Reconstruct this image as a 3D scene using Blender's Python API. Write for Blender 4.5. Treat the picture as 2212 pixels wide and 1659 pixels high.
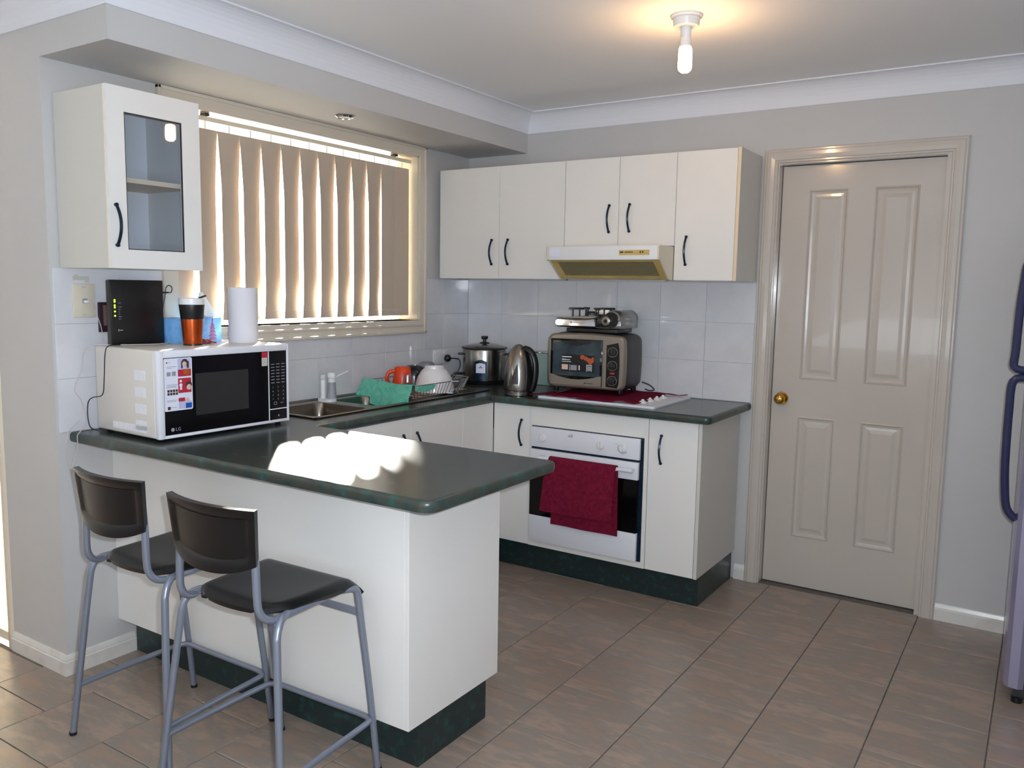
import bpy, bmesh, math, random
from mathutils import Vector, Matrix
random.seed(7)
PI = math.pi
for o in list(bpy.data.objects): bpy.data.objects.remove(o)
SC = bpy.context.scene
COL = SC.collection

# ---------------------------------------------------------------- camera
cam = bpy.data.cameras.new('camera')
cam.sensor_fit = 'HORIZONTAL'; cam.sensor_width = 36.0
cam.lens = 36.0 * 1788.37 / 2212.0
cam.clip_start = 0.02; cam.clip_end = 200
camo = bpy.data.objects.new('camera', cam); COL.objects.link(camo)
CR = Vector((0.8384867, 0.54466864, 0.01661687)); CU = Vector((-0.07636668, 0.08725979, 0.99325418)); CF = Vector((-0.53954442, 0.8340994, -0.11476071))
CP = Vector((2.94353355, -4.04787366, 1.44447103))
camo.matrix_world = Matrix(((CR.x, CU.x, -CF.x, CP.x), (CR.y, CU.y, -CF.y, CP.y), (CR.z, CU.z, -CF.z, CP.z), (0, 0, 0, 1)))
SC.camera = camo
# ---------------------------------------------------------------- world, sun, lights, exposure
w = bpy.data.worlds.new('world'); SC.world = w; w.use_nodes = True
bg = w.node_tree.nodes['Background']
bg.inputs['Color'].default_value = (0.86, 0.93, 1.0, 1); bg.inputs['Strength'].default_value = 5.0
def light(name, kind, loc, energy, color=(1, 1, 1), direction=None, **kw):
    l = bpy.data.lights.new(name, kind); l.energy = energy; l.color = color
    for k, v in kw.items(): setattr(l, k, v)
    o = bpy.data.objects.new(name, l); COL.objects.link(o); o.location = loc
    if direction: o.rotation_euler = Vector(direction).to_track_quat('-Z', 'Y').to_euler()
    return o
light('sun', 'SUN', (-4, 3, 4), 190.0, (1.0, 0.93, 0.82), (1, -1, -0.45), angle=math.radians(3.2))
# added fill lights facing up behind the photographer, to brighten the ceiling
light('right_ceiling_fill', 'AREA', (3.5, -4.6, 1.2), 38, (0.62, 0.77, 1.0), (-1, 0.1, 2.4), shape='RECTANGLE', size=1.6, size_y=1.2)
light('rear_ceiling_fill', 'AREA', (1.8, -6.2, 1.0), 34, (0.84, 0.92, 1.0), (-0.1, 0.25, 1), shape='RECTANGLE', size=2.4, size_y=1.3)
# the flash of the camera
light('camera_flash', 'AREA', CP + CR * 0.05 + CU * 0.035 + CF * 0.03, 38, (0.82, 0.91, 1.0), CF, shape='RECTANGLE', size=0.03, size_y=0.02)
SC.view_settings.view_transform = 'Standard'; SC.view_settings.look = 'None'
SC.view_settings.exposure = 0.2; SC.view_settings.gamma = 1.0; SC.view_settings.use_curve_mapping = False
SC.cycles.use_denoising = True
SC.cycles.max_bounces = 8; SC.cycles.diffuse_bounces = 5; SC.cycles.glossy_bounces = 4; SC.cycles.transparent_max_bounces = 12; SC.cycles.transmission_bounces = 6
SC.cycles.sample_clamp_indirect = 6.0; SC.cycles.caustics_reflective = False; SC.cycles.caustics_refractive = False

# ---------------------------------------------------------------- materials
def lin(c):
    c = c / 255.0
    return c / 12.92 if c <= 0.04045 else ((c + 0.055) / 1.055) ** 2.4
def rgb(r, g, b): return (lin(r), lin(g), lin(b), 1.0)
def mat(name, col, rough=0.5, metal=0.0, noise=None, col2=None, bump=0.0, bscale=40, spec=0.5, emit=None, stretch=(1, 1, 1), per=False, coat=0.0, ramp=(0.35, 0.65), aniso=0.0, trans=0.0):
    m = bpy.data.materials.new(name); m.use_nodes = True
    nt = m.node_tree; N = nt.nodes; L = nt.links; p = N['Principled BSDF']
    p.inputs['Base Color'].default_value = col; p.inputs['Roughness'].default_value = rough; p.inputs['Metallic'].default_value = metal
    p.inputs['Specular IOR Level'].default_value = spec; p.inputs['Coat Weight'].default_value = coat
    if aniso: p.inputs['Anisotropic'].default_value = aniso
    if trans: p.inputs['Transmission Weight'].default_value = trans
    if emit: p.inputs['Emission Color'].default_value = emit[0]; p.inputs['Emission Strength'].default_value = emit[1]
    tc = N.new('ShaderNodeTexCoord'); mp = N.new('ShaderNodeMapping'); mp.inputs['Scale'].default_value = stretch
    L.new(tc.outputs['Object'], mp.inputs['Vector'])
    vec = mp.outputs['Vector']
    if per:
        oi = N.new('ShaderNodeObjectInfo'); vm = N.new('ShaderNodeVectorMath'); vm.operation = 'SCALE'; vm.inputs[0].default_value = (31.7, 17.3, 9.1)
        L.new(oi.outputs['Random'], vm.inputs['Scale'])
        va = N.new('ShaderNodeVectorMath'); va.operation = 'ADD'; L.new(vec, va.inputs[0]); L.new(vm.outputs['Vector'], va.inputs[1]); vec = va.outputs['Vector']
    if noise and col2:
        n = N.new('ShaderNodeTexNoise'); n.inputs['Scale'].default_value = noise; n.inputs['Detail'].default_value = 5; n.inputs['Roughness'].default_value = 0.6
        L.new(vec, n.inputs['Vector'])
        r = N.new('ShaderNodeValToRGB'); r.color_ramp.elements[0].position = ramp[0]; r.color_ramp.elements[1].position = ramp[1]
        cs = [col] + (col2 if isinstance(col2, list) else [col2])
        r.color_ramp.elements[0].color = cs[0]; r.color_ramp.elements[1].color = cs[-1]
        for i, c in enumerate(cs[1:-1]):
            e = r.color_ramp.elements.new(ramp[0] + (ramp[1] - ramp[0]) * (i + 1) / (len(cs) - 1)); e.color = c
        L.new(n.outputs['Fac'], r.inputs['Fac']); L.new(r.outputs['Color'], p.inputs['Base Color'])
    # a light breakup of the finish, so that no surface is perfectly even
    n2 = N.new('ShaderNodeTexNoise'); n2.inputs['Scale'].default_value = bscale; n2.inputs['Detail'].default_value = 3
    L.new(vec, n2.inputs['Vector'])
    mr = N.new('ShaderNodeMapRange'); mr.inputs['To Min'].default_value = max(rough - 0.03, 0.0); mr.inputs['To Max'].default_value = min(rough + 0.03, 1)
    L.new(n2.outputs['Fac'], mr.inputs['Value']); L.new(mr.outputs['Result'], p.inputs['Roughness'])
    if bump:
        b = N.new('ShaderNodeBump'); b.inputs['Strength'].default_value = bump; b.inputs['Distance'].default_value = 0.002
        L.new(n2.outputs['Fac'], b.inputs['Height']); L.new(b.outputs['Normal'], p.inputs['Normal'])
    return m
M = {}
M['wall'] = mat('painted_plaster', rgb(198, 196, 194), 0.6, noise=1.2, col2=rgb(193, 191, 189), bump=0.12, bscale=220)
M['ceiling'] = mat('ceiling_paint', rgb(240, 240, 240), 0.8, bump=0.1, bscale=180)
M['cornice'] = mat('cornice_plaster', rgb(226, 227, 232), 0.6)
M['gloss'] = mat('cream_gloss_paint', rgb(196, 187, 177), 0.16, noise=1.5, col2=rgb(192, 183, 172), bump=0.05, bscale=25, coat=0.3)
M['skirt'] = mat('white_gloss_paint', rgb(222, 218, 212), 0.25, noise=8, col2=rgb(205, 196, 184), ramp=(0.5, 0.8))
M['cab'] = mat('white_melamine', rgb(232, 229, 224), 0.32, bump=0.1, bscale=300, noise=2, col2=rgb(228, 225, 220))
M['cabside'] = mat('carcass_melamine', rgb(205, 202, 194), 0.4, bump=0.08, bscale=300)
M['edge'] = mat('yellowed_edging', rgb(226, 205, 172), 0.45)
M['handle'] = mat('dark_blue_metal', rgb(24, 44, 62), 0.28, metal=0.5)
M['top'] = mat('green_marble_laminate', rgb(50, 57, 52), 0.22, noise=22, col2=[rgb(62, 66, 61), rgb(48, 58, 54), rgb(82, 84, 78)], bump=0.03, bscale=90, ramp=(0.3, 0.7))
M['topedge'] = mat('green_marble_edge', rgb(36, 54, 52), 0.3, noise=18, col2=[rgb(44, 62, 60), rgb(64, 62, 54), rgb(42, 78, 74), rgb(78, 96, 90)], bump=0.03, bscale=90, ramp=(0.3, 0.72))
M['kick'] = mat('green_marble_kick', rgb(18, 34, 36), 0.35, noise=24, col2=[rgb(26, 48, 50), rgb(36, 40, 40), rgb(24, 70, 68), rgb(48, 66, 62)], ramp=(0.3, 0.75))
M['ftile'] = mat('floor_tile_glaze', rgb(147, 134, 124), 0.3, noise=5, col2=[rgb(156, 132, 116), rgb(139, 129, 120), rgb(166, 143, 127), rgb(126, 119, 114)], stretch=(1.0, 3.0, 1), per=True, bump=0.1, bscale=12, ramp=(0.25, 0.75))
M['grout'] = mat('floor_grout', rgb(112, 106, 100), 0.8, noise=30, col2=rgb(96, 90, 84))
M['wtile'] = mat('wall_tile_glaze', rgb(218, 217, 219), 0.05, noise=6, col2=rgb(203, 203, 208), per=True, ramp=(0.35, 0.8), bump=0.03, bscale=10)
M['wgrout'] = mat('wall_grout', rgb(186, 184, 182), 0.7)
M['steel'] = mat('brushed_steel', rgb(150, 146, 140), 0.22, metal=1.0, stretch=(1, 1, 30), bscale=60)
M['sink'] = mat('sink_steel', rgb(120, 112, 104), 0.25, metal=1.0, bscale=60)
M['chrome'] = mat('polished_metal', rgb(205, 205, 205), 0.08, metal=1.0)
M['brass'] = mat('polished_brass', rgb(214, 170, 84), 0.12, metal=1.0)
M['blackpl'] = mat('black_plastic', rgb(18, 17, 18), 0.34, bump=0.05, bscale=200)
M['stoolpl'] = mat('black_stool_plastic', rgb(11, 11, 13), 0.33, bump=0.2, bscale=500)
M['tube'] = mat('grey_painted_tube', rgb(138, 145, 160), 0.3, metal=0.5)
M['whitepl'] = mat('white_plastic', rgb(226, 226, 226), 0.35)
M['creampl'] = mat('cream_plastic', rgb(214, 204, 184), 0.4)
M['mwhite'] = mat('white_enamel', rgb(226, 226, 232), 0.3, bump=0.03, bscale=300)
M['mwside'] = mat('white_painted_steel', rgb(216, 210, 202), 0.35, bump=0.03, bscale=300)
M['blackgl'] = mat('black_glass', rgb(8, 7, 9), 0.08)
M['mwwin'] = mat('microwave_screen', rgb(44, 42, 43), 0.25, bump=0.2, bscale=900)
M['darkgrey'] = mat('dark_grey_metal', rgb(62, 58, 56), 0.45, metal=0.4)
M['silverpl'] = mat('silver_plastic', rgb(150, 140, 128), 0.32, metal=0.6)
M['towel'] = mat('burgundy_terry', rgb(128, 30, 56), 0.95, noise=60, col2=rgb(106, 20, 46), bump=0.9, bscale=700, spec=0.1)
M['cloth'] = mat('burgundy_cloth', rgb(122, 12, 48), 0.9, noise=20, col2=rgb(98, 8, 40), bump=0.6, bscale=500, spec=0.1)
M['green'] = mat('green_dishcloth', rgb(122, 200, 174), 0.9, noise=40, col2=rgb(92, 176, 154), bump=0.8, bscale=400, spec=0.1)
M['orange'] = mat('orange_plastic', rgb(214, 62, 14), 0.3)
M['black'] = mat('black_glaze', rgb(20, 20, 22), 0.2)
M['china'] = mat('white_china', rgb(224, 220, 220), 0.12, coat=0.5)
M['paper'] = mat('white_paper', rgb(220, 218, 224), 0.9, bump=0.3, bscale=300)
M['tissue'] = mat('white_tissue', rgb(245, 243, 240), 0.9)
M['copper'] = mat('copper_metal', rgb(176, 74, 26), 0.25, metal=0.75)
M['blue'] = mat('tissue_box_blue', rgb(84, 150, 214), 0.5, noise=14, col2=[rgb(120, 176, 228), rgb(50, 118, 190)], ramp=(0.3, 0.7))
M['purple'] = mat('print_purple', rgb(110, 50, 110), 0.5)
M['red'] = mat('print_red', rgb(180, 40, 60), 0.5)
M['skin'] = mat('print_beige', rgb(216, 184, 168), 0.5)
M['brownp'] = mat('print_brown', rgb(74, 50, 46), 0.5)
M['bluep'] = mat('print_blue', rgb(30, 80, 170), 0.5)
M['orangep'] = mat('print_orange', rgb(176, 80, 28), 0.5)
M['stickw'] = mat('print_white', rgb(226, 226, 240), 0.4)
M['greyp'] = mat('print_grey', rgb(150, 150, 158), 0.5)
M['lav'] = mat('print_lavender', rgb(188, 190, 220), 0.5)
M['led'] = mat('green_led', rgb(120, 220, 20), 0.4, emit=((0.5, 1.0, 0.02, 1), 5))
M['bulb'] = mat('lit_tube', rgb(255, 230, 190), 0.4, emit=((1.0, 0.60, 0.28, 1), 92))
M['yellow'] = mat('yellowed_plastic', rgb(206, 180, 112), 0.4, noise=10, col2=rgb(188, 160, 96))
M['mesh'] = mat('filter_grille', rgb(150, 138, 104), 0.45, metal=0.2)
M['maroon'] = mat('dark_wood', rgb(46, 26, 32), 0.4)
M['brown'] = mat('brown_card', rgb(112, 88, 78), 0.6)
M['slate'] = mat('slate_blue_plastic', rgb(52, 56, 88), 0.3, metal=0.2)
M['fridge'] = mat('fridge_steel', rgb(176, 174, 204), 0.2, metal=0.65, bscale=60)
M['alu'] = mat('cream_window_frame', rgb(226, 214, 192), 0.35)
M['ground'] = mat('outdoor_paving', rgb(190, 184, 174), 0.9, noise=3, col2=rgb(170, 164, 154))
M['stain'] = mat('glue_stain', rgb(196, 190, 180), 0.6)
M['board'] = mat('frosted_glass_board', rgb(150, 176, 168), 0.2, spec=0.6)
M['foil'] = mat('snack_wrapper', rgb(150, 34, 56), 0.3, metal=0.3)
M['lens'] = mat('frosted_lens', rgb(225, 225, 225), 0.3)
M['greycont'] = mat('grey_smoky_plastic', rgb(150, 148, 162), 0.2, trans=0.3)
M['cord'] = mat('white_cord', rgb(196, 186, 184), 0.5)
M['blackcord'] = mat('black_cord', rgb(24, 24, 40), 0.4)
def glass_mat(name, tint, base=0.04, rough=0.02):
    m = bpy.data.materials.new(name); m.use_nodes = True; nt = m.node_tree; nt.nodes.remove(nt.nodes['Principled BSDF'])
    out = nt.nodes['Material Output']
    t = nt.nodes.new('ShaderNodeBsdfTransparent'); t.inputs['Color'].default_value = tint
    g = nt.nodes.new('ShaderNodeBsdfGlossy'); g.inputs['Roughness'].default_value = rough
    f = nt.nodes.new('ShaderNodeLayerWeight'); f.inputs['Blend'].default_value = 0.5
    pw = nt.nodes.new('ShaderNodeMath'); pw.operation = 'POWER'; pw.inputs[1].default_value = 4.0; nt.links.new(f.outputs['Facing'], pw.inputs[0])
    r = nt.nodes.new('ShaderNodeMapRange'); r.inputs['To Min'].default_value = base; r.inputs['To Max'].default_value = 0.6
    mx = nt.nodes.new('ShaderNodeMixShader')
    nt.links.new(pw.outputs[0], r.inputs['Value']); nt.links.new(r.outputs['Result'], mx.inputs['Fac'])
    nt.links.new(t.outputs[0], mx.inputs[1]); nt.links.new(g.outputs[0], mx.inputs[2]); nt.links.new(mx.outputs[0], out.inputs['Surface'])
    return m
M['glass'] = glass_mat('clear_glass', (0.93, 0.95, 0.96, 1))
M['cabglass'] = glass_mat('cabinet_glass', (0.92, 0.95, 1.0, 1), 0.05, 0.02)
M['tumbler'] = glass_mat('tumbler_glass', (0.9, 0.92, 0.92, 1), 0.12)
def slat_mat():
    m = bpy.data.materials.new('vertical_blind_fabric'); m.use_nodes = True; nt = m.node_tree; p = nt.nodes['Principled BSDF']; out = nt.nodes['Material Output']
    p.inputs['Base Color'].default_value = rgb(196, 180, 163); p.inputs['Roughness'].default_value = 0.9
    t = nt.nodes.new('ShaderNodeBsdfTranslucent'); t.inputs['Color'].default_value = rgb(212, 188, 164)
    n = nt.nodes.new('ShaderNodeTexNoise'); n.inputs['Scale'].default_value = 600; b = nt.nodes.new('ShaderNodeBump'); b.inputs['Strength'].default_value = 0.15
    nt.links.new(n.outputs['Fac'], b.inputs['Height']); nt.links.new(b.outputs['Normal'], p.inputs['Normal'])
    mx = nt.nodes.new('ShaderNodeMixShader'); mx.inputs['Fac'].default_value = 0.024
    nt.links.new(p.outputs[0], mx.inputs[1]); nt.links.new(t.outputs[0], mx.inputs[2]); nt.links.new(mx.outputs[0], out.inputs['Surface'])
    return m
M['slat'] = slat_mat()

# ---------------------------------------------------------------- mesh helpers
class MB:
    """collects shapes into one mesh"""
    def __init__(s): s.v = []; s.f = []; s.sm = []; s.mi = []; s.cur = 0
    def mat(s, i): s.cur = i; return s
    def add(s, vs, fs, smooth=False):
        o = len(s.v); s.v += [tuple(v) for v in vs]
        for f in fs: s.f.append([i + o for i in f]); s.sm.append(smooth); s.mi.append(s.cur)
        return s
    def bm(s, b, smooth=False):
        b.verts.index_update(); s.add([v.co[:] for v in b.verts], [[v.index for v in f.verts] for f in b.faces], smooth); b.free(); return s
    def box(s, x0, x1, y0, y1, z0, z1, bev=0.0, seg=2, M4=None, smooth=None):
        b = bmesh.new(); bmesh.ops.create_cube(b, size=1.0)
        for v in b.verts: v.co = Vector(((x0 + x1) / 2 + v.co.x * (x1 - x0), (y0 + y1) / 2 + v.co.y * (y1 - y0), (z0 + z1) / 2 + v.co.z * (z1 - z0)))
        if bev > 0: bmesh.ops.bevel(b, geom=b.edges[:], offset=bev, segments=seg, affect='EDGES', profile=0.5)
        if M4 is not None: bmesh.ops.transform(b, matrix=M4, verts=b.verts)
        return s.bm(b, bev > 0 if smooth is None else smooth)
    def lathe(s, prof, n=24, c=(0, 0, 0), axis='z', M4=None, smooth=True):
        vs = []; fs = []
        for r, z in prof:
            for i in range(n):
                a = 2 * PI * i / n; p = Vector((r * math.cos(a), r * math.sin(a), z))
                if axis == 'x': p = Vector((p.z, p.x, p.y))
                elif axis == 'y': p = Vector((p.x, p.z, p.y))
                if M4 is not None: p = M4 @ p
                vs.append(p + Vector(c))
        for j in range(len(prof) - 1):
            for i in range(n): fs.append([j * n + i, j * n + (i + 1) % n, (j + 1) * n + (i + 1) % n, (j + 1) * n + i])
        if prof[0][0] > 1e-6: fs.append(list(range(n))[::-1])
        if prof[-1][0] > 1e-6: fs.append([(len(prof) - 1) * n + i for i in range(n)])
        return s.add(vs, fs, smooth)
    def tube(s, pts, r, n=10, cyc=False, sub=0, flat=1.0):
        P = [Vector(p) for p in pts]
        if sub: P = smooth_path(P, sub, cyc)
        R = r if isinstance(r, (list, tuple)) else None
        vs = []; fs = []; m = len(P); prev = None
        for i, p in enumerate(P):
            a = P[(i - 1) % m] if (cyc or i > 0) else p; b = P[(i + 1) % m] if (cyc or i < m - 1) else p
            t = (b - a); t = t.normalized() if t.length > 1e-9 else Vector((0, 0, 1))
            if prev is None:
                u = t.cross(Vector((0, 0, 1)));
                if u.length < 0.05: u = t.cross(Vector((0, 1, 0)))
            else: u = prev - t * prev.dot(t)
            u.normalize(); prev = u; v = t.cross(u)
            rr = (R[0] + (R[1] - R[0]) * i / (m - 1)) if R else r
            for k in range(n):
                an = 2 * PI * k / n; vs.append(p + u * (math.cos(an) * rr * flat) + v * (math.sin(an) * rr))
        for j in range(m if cyc else m - 1):
            for k in range(n): fs.append([j * n + k, j * n + (k + 1) % n, ((j + 1) % m) * n + (k + 1) % n, ((j + 1) % m) * n + k])
        if not cyc: fs.append(list(range(n))[::-1]); fs.append([(m - 1) * n + k for k in range(n)])
        return s.add(vs, fs, True)
    def prism(s, poly, a0, a1, axis='x'):
        """poly in the plane across the axis (x: (y,z), y: (x,z), z: (x,y))"""
        def mk(p, a): return (a, p[0], p[1]) if axis == 'x' else ((p[0], a, p[1]) if axis == 'y' else (p[0], p[1], a))
        n = len(poly); vs = [mk(p, a0) for p in poly] + [mk(p, a1) for p in poly]
        return s.add(vs, [list(range(n))[::-1], list(range(n, 2 * n))] + [[i, (i + 1) % n, n + (i + 1) % n, n + i] for i in range(n)])
    def sweep(s, prof, path):
        """prof points (u, z), u along the inner normal of the 2-D path"""
        n = len(prof); vs = []; fs = []
        for (p, nrm) in path:
            for u, z in prof: vs.append((p[0] + nrm[0] * u, p[1] + nrm[1] * u, z))
        for j in range(len(path) - 1):
            for i in range(n): fs.append([j * n + i, j * n + (i + 1) % n, (j + 1) * n + (i + 1) % n, (j + 1) * n + i])
        fs.append(list(range(n))[::-1]); fs.append([(len(path) - 1) * n + i for i in range(n)])
        return s.add(vs, fs)
    def grid(s, fn, nu, nv, smooth=True, thick=0.0):
        P = [[Vector(fn(i / nu, j / nv)) for j in range(nv + 1)] for i in range(nu + 1)]
        vs = [P[i][j] for i in range(nu + 1) for j in range(nv + 1)]
        idx = lambda i, j: i * (nv + 1) + j
        fs = [[idx(i, j), idx(i + 1, j), idx(i + 1, j + 1), idx(i, j + 1)] for i in range(nu) for j in range(nv)]
        if thick:
            nrm = [Vector() for _ in vs]
            for f in fs:
                nn = (vs[f[1]] - vs[f[0]]).cross(vs[f[3]] - vs[f[0]])
                for k in f: nrm[k] += nn
            o = len(vs); back = [v - (nn.normalized() if nn.length > 0 else Vector((0, 0, 1))) * thick for v, nn in zip(vs, nrm)]
            vs = vs + back; fs = fs + [[k + o for k in f][::-1] for f in fs]
            B = [idx(i, 0) for i in range(nu + 1)] + [idx(nu, j) for j in range(1, nv + 1)] + [idx(i, nv) for i in range(nu - 1, -1, -1)] + [idx(0, j) for j in range(nv - 1, 0, -1)]
            for k in range(len(B)): a, b = B[k], B[(k + 1) % len(B)]; fs.append([b, a, a + o, b + o])
        return s.add(vs, fs, smooth)
def smooth_path(P, sub, cyc=False):
    out = []; m = len(P)
    rng = range(m) if cyc else range(m - 1)
    for i in rng:
        p0 = P[(i - 1) % m] if (cyc or i > 0) else P[i]; p1 = P[i]; p2 = P[(i + 1) % m]; p3 = P[(i + 2) % m] if (cyc or i < m - 2) else P[min(i + 1, m - 1)]
        for k in range(sub):
            t = k / sub; out.append(0.5 * ((2 * p1) + (p2 - p0) * t + (2 * p0 - 5 * p1 + 4 * p2 - p3) * t * t + (3 * p1 - p0 - 3 * p2 + p3) * t ** 3))
    if not cyc: out.append(P[-1])
    return out
def obj(name, mb, mats, parent=None, world=False, label=None, stuff=False):
    me = bpy.data.meshes.new(name)
    vs = mb.v
    if world and parent is not None:
        inv = parent_matrix(parent).inverted(); vs = [tuple(inv @ Vector(v)) for v in vs]
    me.from_pydata(vs, [], mb.f); me.update()
    for m in (mats if isinstance(mats, list) else [mats]): me.materials.append(M[m] if isinstance(m, str) else m)
    me.polygons.foreach_set('use_smooth', mb.sm); me.polygons.foreach_set('material_index', mb.mi)
    b = bmesh.new(); b.from_mesh(me); bmesh.ops.recalc_face_normals(b, faces=b.faces)
    lim = math.radians(38)
    for e in b.edges:
        if len(e.link_faces) == 2: e.smooth = e.calc_face_angle(0) < lim
    b.to_mesh(me); b.free()
    o = bpy.data.objects.new(name, me); COL.objects.link(o)
    if parent is not None: o.parent = parent
    if label: o['label'] = label
    if stuff: o['kind'] = 'stuff'
    return o
def parent_matrix(o):
    m = Matrix.Translation(o.location) @ o.rotation_euler.to_matrix().to_4x4()
    return parent_matrix(o.parent) @ m if o.parent else m
def thing(name, label, cat, loc=(0, 0, 0), rotz=0.0, group=None):
    o = bpy.data.objects.new(name, None); COL.objects.link(o); o.empty_display_size = 0.1
    o.location = loc; o.rotation_euler = (0, 0, rotz); o['label'] = label; o['category'] = cat
    if group: o['group'] = group
    return o
def tag(o, label, cat, group=None):
    o['label'] = label; o['category'] = cat
    if group: o['group'] = group
    return o
def struct(name, mb, m, parent=None, world=True):
    o = obj(name, mb, m, parent, world)
    if parent is None: o['kind'] = 'structure'
    return o
def W(name, mb, m, parent, **k): return obj(name, mb, m, parent, world=True, **k)
def text_mb(s, size, origin, ux, uz, mb=None, align='CENTER', thick=0.0004):
    """flat lettering laid on a plane spanned by ux (reading direction) and uz (up)"""
    cu = bpy.data.curves.new('t', 'FONT'); cu.body = s; cu.size = size; cu.align_x = align; cu.align_y = 'CENTER'; cu.extrude = 0; cu.resolution_u = 2
    o = bpy.data.objects.new('t', cu); COL.objects.link(o); dg = bpy.context.evaluated_depsgraph_get(); me = bpy.data.meshes.new_from_object(o.evaluated_get(dg))
    mb = mb or MB(); ux = Vector(ux); uz = Vector(uz); O = Vector(origin)
    mb.add([O + ux * v.co.x + uz * v.co.y for v in me.vertices], [list(p.vertices) for p in me.polygons])
    bpy.data.objects.remove(o); bpy.data.meshes.remove(me); bpy.data.curves.remove(cu)
    return mb

# ================================================================= SETTING
CZ = 2.407; BZ = 2.199; NY = -2.484; DB = 0.404; XR = 3.65; YR = -7.0; XL = -1.9
# ---- floor with its tiles
fb = MB().box(XL - .1, XR + .1, YR - .1, NY + .0, -0.12, -0.004).box(-0.11, XR + .1, NY, 0.11, -0.12, -0.004)
floor = struct('floor', fb, 'grout')
T = 0.335
tile_me = None; n_t = 0; rest = MB()
for n in range(-14, 6):
    x0 = 1.8725 + n * T
    par = n % 2  # columns are laid half a tile apart
    for k in range(-14, 2):
        yc = (-0.66 if par == 0 else -0.495) + k * T
        x1, y0, y1 = x0 + T, yc, yc + T
        cx0, cx1, cy0, cy1 = max(x0, XL) + .0018, min(x1, XR) - .0018, max(y0, -5.2) + .0018, min(y1, 0.0) - .0018
        if x0 < -0.001 and x1 <= 0.06: cy1 = min(cy1, NY - .002)
        elif x0 < 0 and y1 > NY: cx0 = max(cx0, 0.0) if y0 >= NY else cx0
        if cx1 - cx0 < .02 or cy1 - cy0 < .02: continue
        full = abs(cx1 - cx0 - (T - .0036)) < 1e-6 and abs(cy1 - cy0 - (T - .0036)) < 1e-6
        near = x0 > -1.1 and y0 > -3.4
        if not near: rest.box(cx0, cx1, cy0, cy1, -0.004, 0.0, 0.0012, 1, smooth=False); continue
        if full:
            if tile_me is None:
                o = obj('floor_tile', MB().box(-T / 2 + .0018, T / 2 - .0018, -T / 2 + .0018, T / 2 - .0018, -0.004, 0.0, 0.0012, 1, smooth=False), 'ftile', floor); tile_me = o.data
            else:
                o = bpy.data.objects.new('floor_tile', tile_me); COL.objects.link(o); o.parent = floor
        else:
            mx, my = (cx0 + cx1) / 2, (cy0 + cy1) / 2
            o = obj('floor_tile', MB().box(cx0 - mx, cx1 - mx, cy0 - my, cy1 - my, -0.004, 0.0, 0.0012, 1, smooth=False), 'ftile', floor)
        o.location = ((cx0 + cx1) / 2, (cy0 + cy1) / 2, 0)
obj('tile_field', rest, 'ftile', floor, stuff=True)
# beyond the tiled patch the slab continues at tile level
obj('tile_field', MB().box(XL, XR, YR, -5.2, -0.004, 0.0), 'ftile', floor, stuff=True)
# ---- ceiling
struct('ceiling', MB().box(XL - .1, XR + .1, YR - .1, NY + .12, CZ, CZ + .1).box(-0.11, XR + .1, NY + .12, 0.11, CZ, CZ + .1), 'ceiling')
# ---- window wall (x = 0)
WY0, WY1, WZ0, WZ1 = -1.98, -0.468, 1.262, 2.147
wl = MB().box(-0.12, 0, NY, WY0, 0, CZ).box(-0.12, 0, WY1, 0.11, 0, CZ).box(-0.12, 0, WY0, WY1, 0, WZ0).box(-0.12, 0, WY0, WY1, WZ1, CZ)
wall_left = struct('wall_left', wl, 'wall')
# ---- end wall of the kitchen nib with the sliding door opening
SX0, SX1, SZ = -1.7, -0.378, 2.08
wall_nib = struct('wall_front', MB().box(SX1, -0.12, NY, NY + .12, 0, CZ).box(SX0, SX1, NY, NY + .12, SZ, CZ).box(XL, SX0, NY, NY + .12, 0, CZ), 'wall')
# ---- back wall (y = 0) with the door opening
DX0, DX1, DH = 1.8147, 2.5224, 2.0465
wall_back = struct('wall_back', MB().box(0, DX0 - .018, 0, 0.11, 0, CZ).box(DX1 + .018, XR + .1, 0, 0.11, 0, CZ).box(DX0 - .018, DX1 + .018, 0, 0.11, DH + .018, CZ), 'wall')
# ---- right, rear and far left walls (a window opening in the right wall)
struct('wall_right', MB().box(XR, XR + .1, YR, -5.4, 0, CZ).box(XR, XR + .1, -4.5, 0, 0, CZ).box(XR, XR + .1, -5.4, -4.5, 0, .9).box(XR, XR + .1, -5.4, -4.5, 2.1, CZ), 'wall')
struct('wall_rear', MB().box(XL, XR, YR - .1, YR, 0, CZ), 'wall')
struct('wall_far_left', MB().box(XL - .1, XL, YR, NY + .12, 0, CZ), 'wall')
# ---- bulkhead above the window
struct('ceiling_bulkhead', MB().box(0, DB, NY, 0, BZ, CZ), 'wall')
# ---- cornices (coved)
def cove(z0=2.3034, d=0.09):
    pts = [(0, z0), (0.006, z0)]; h = CZ - z0 - .008
    for i in range(9):
        a = PI / 2 * i / 8; pts.append((0.008 + (d - .014) * (1 - math.cos(a)), z0 + .003 + h * math.sin(a)))
    return pts + [(d, CZ - .006), (d, CZ), (0, CZ)]
cp = cove()
def cornice(n, path): struct('trim_%d' % n, MB().sweep(cp, path), 'cornice')
q = 1.0
cornice(1, [((DB, NY), (1, -1)), ((DB, 0), (1, -1)), ((XR, 0), (-1, -1)), ((XR, YR), (-1, 1))])
cornice(2, [((XL, NY), (1, -1)), ((DB, NY), (1, -1))])
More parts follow.
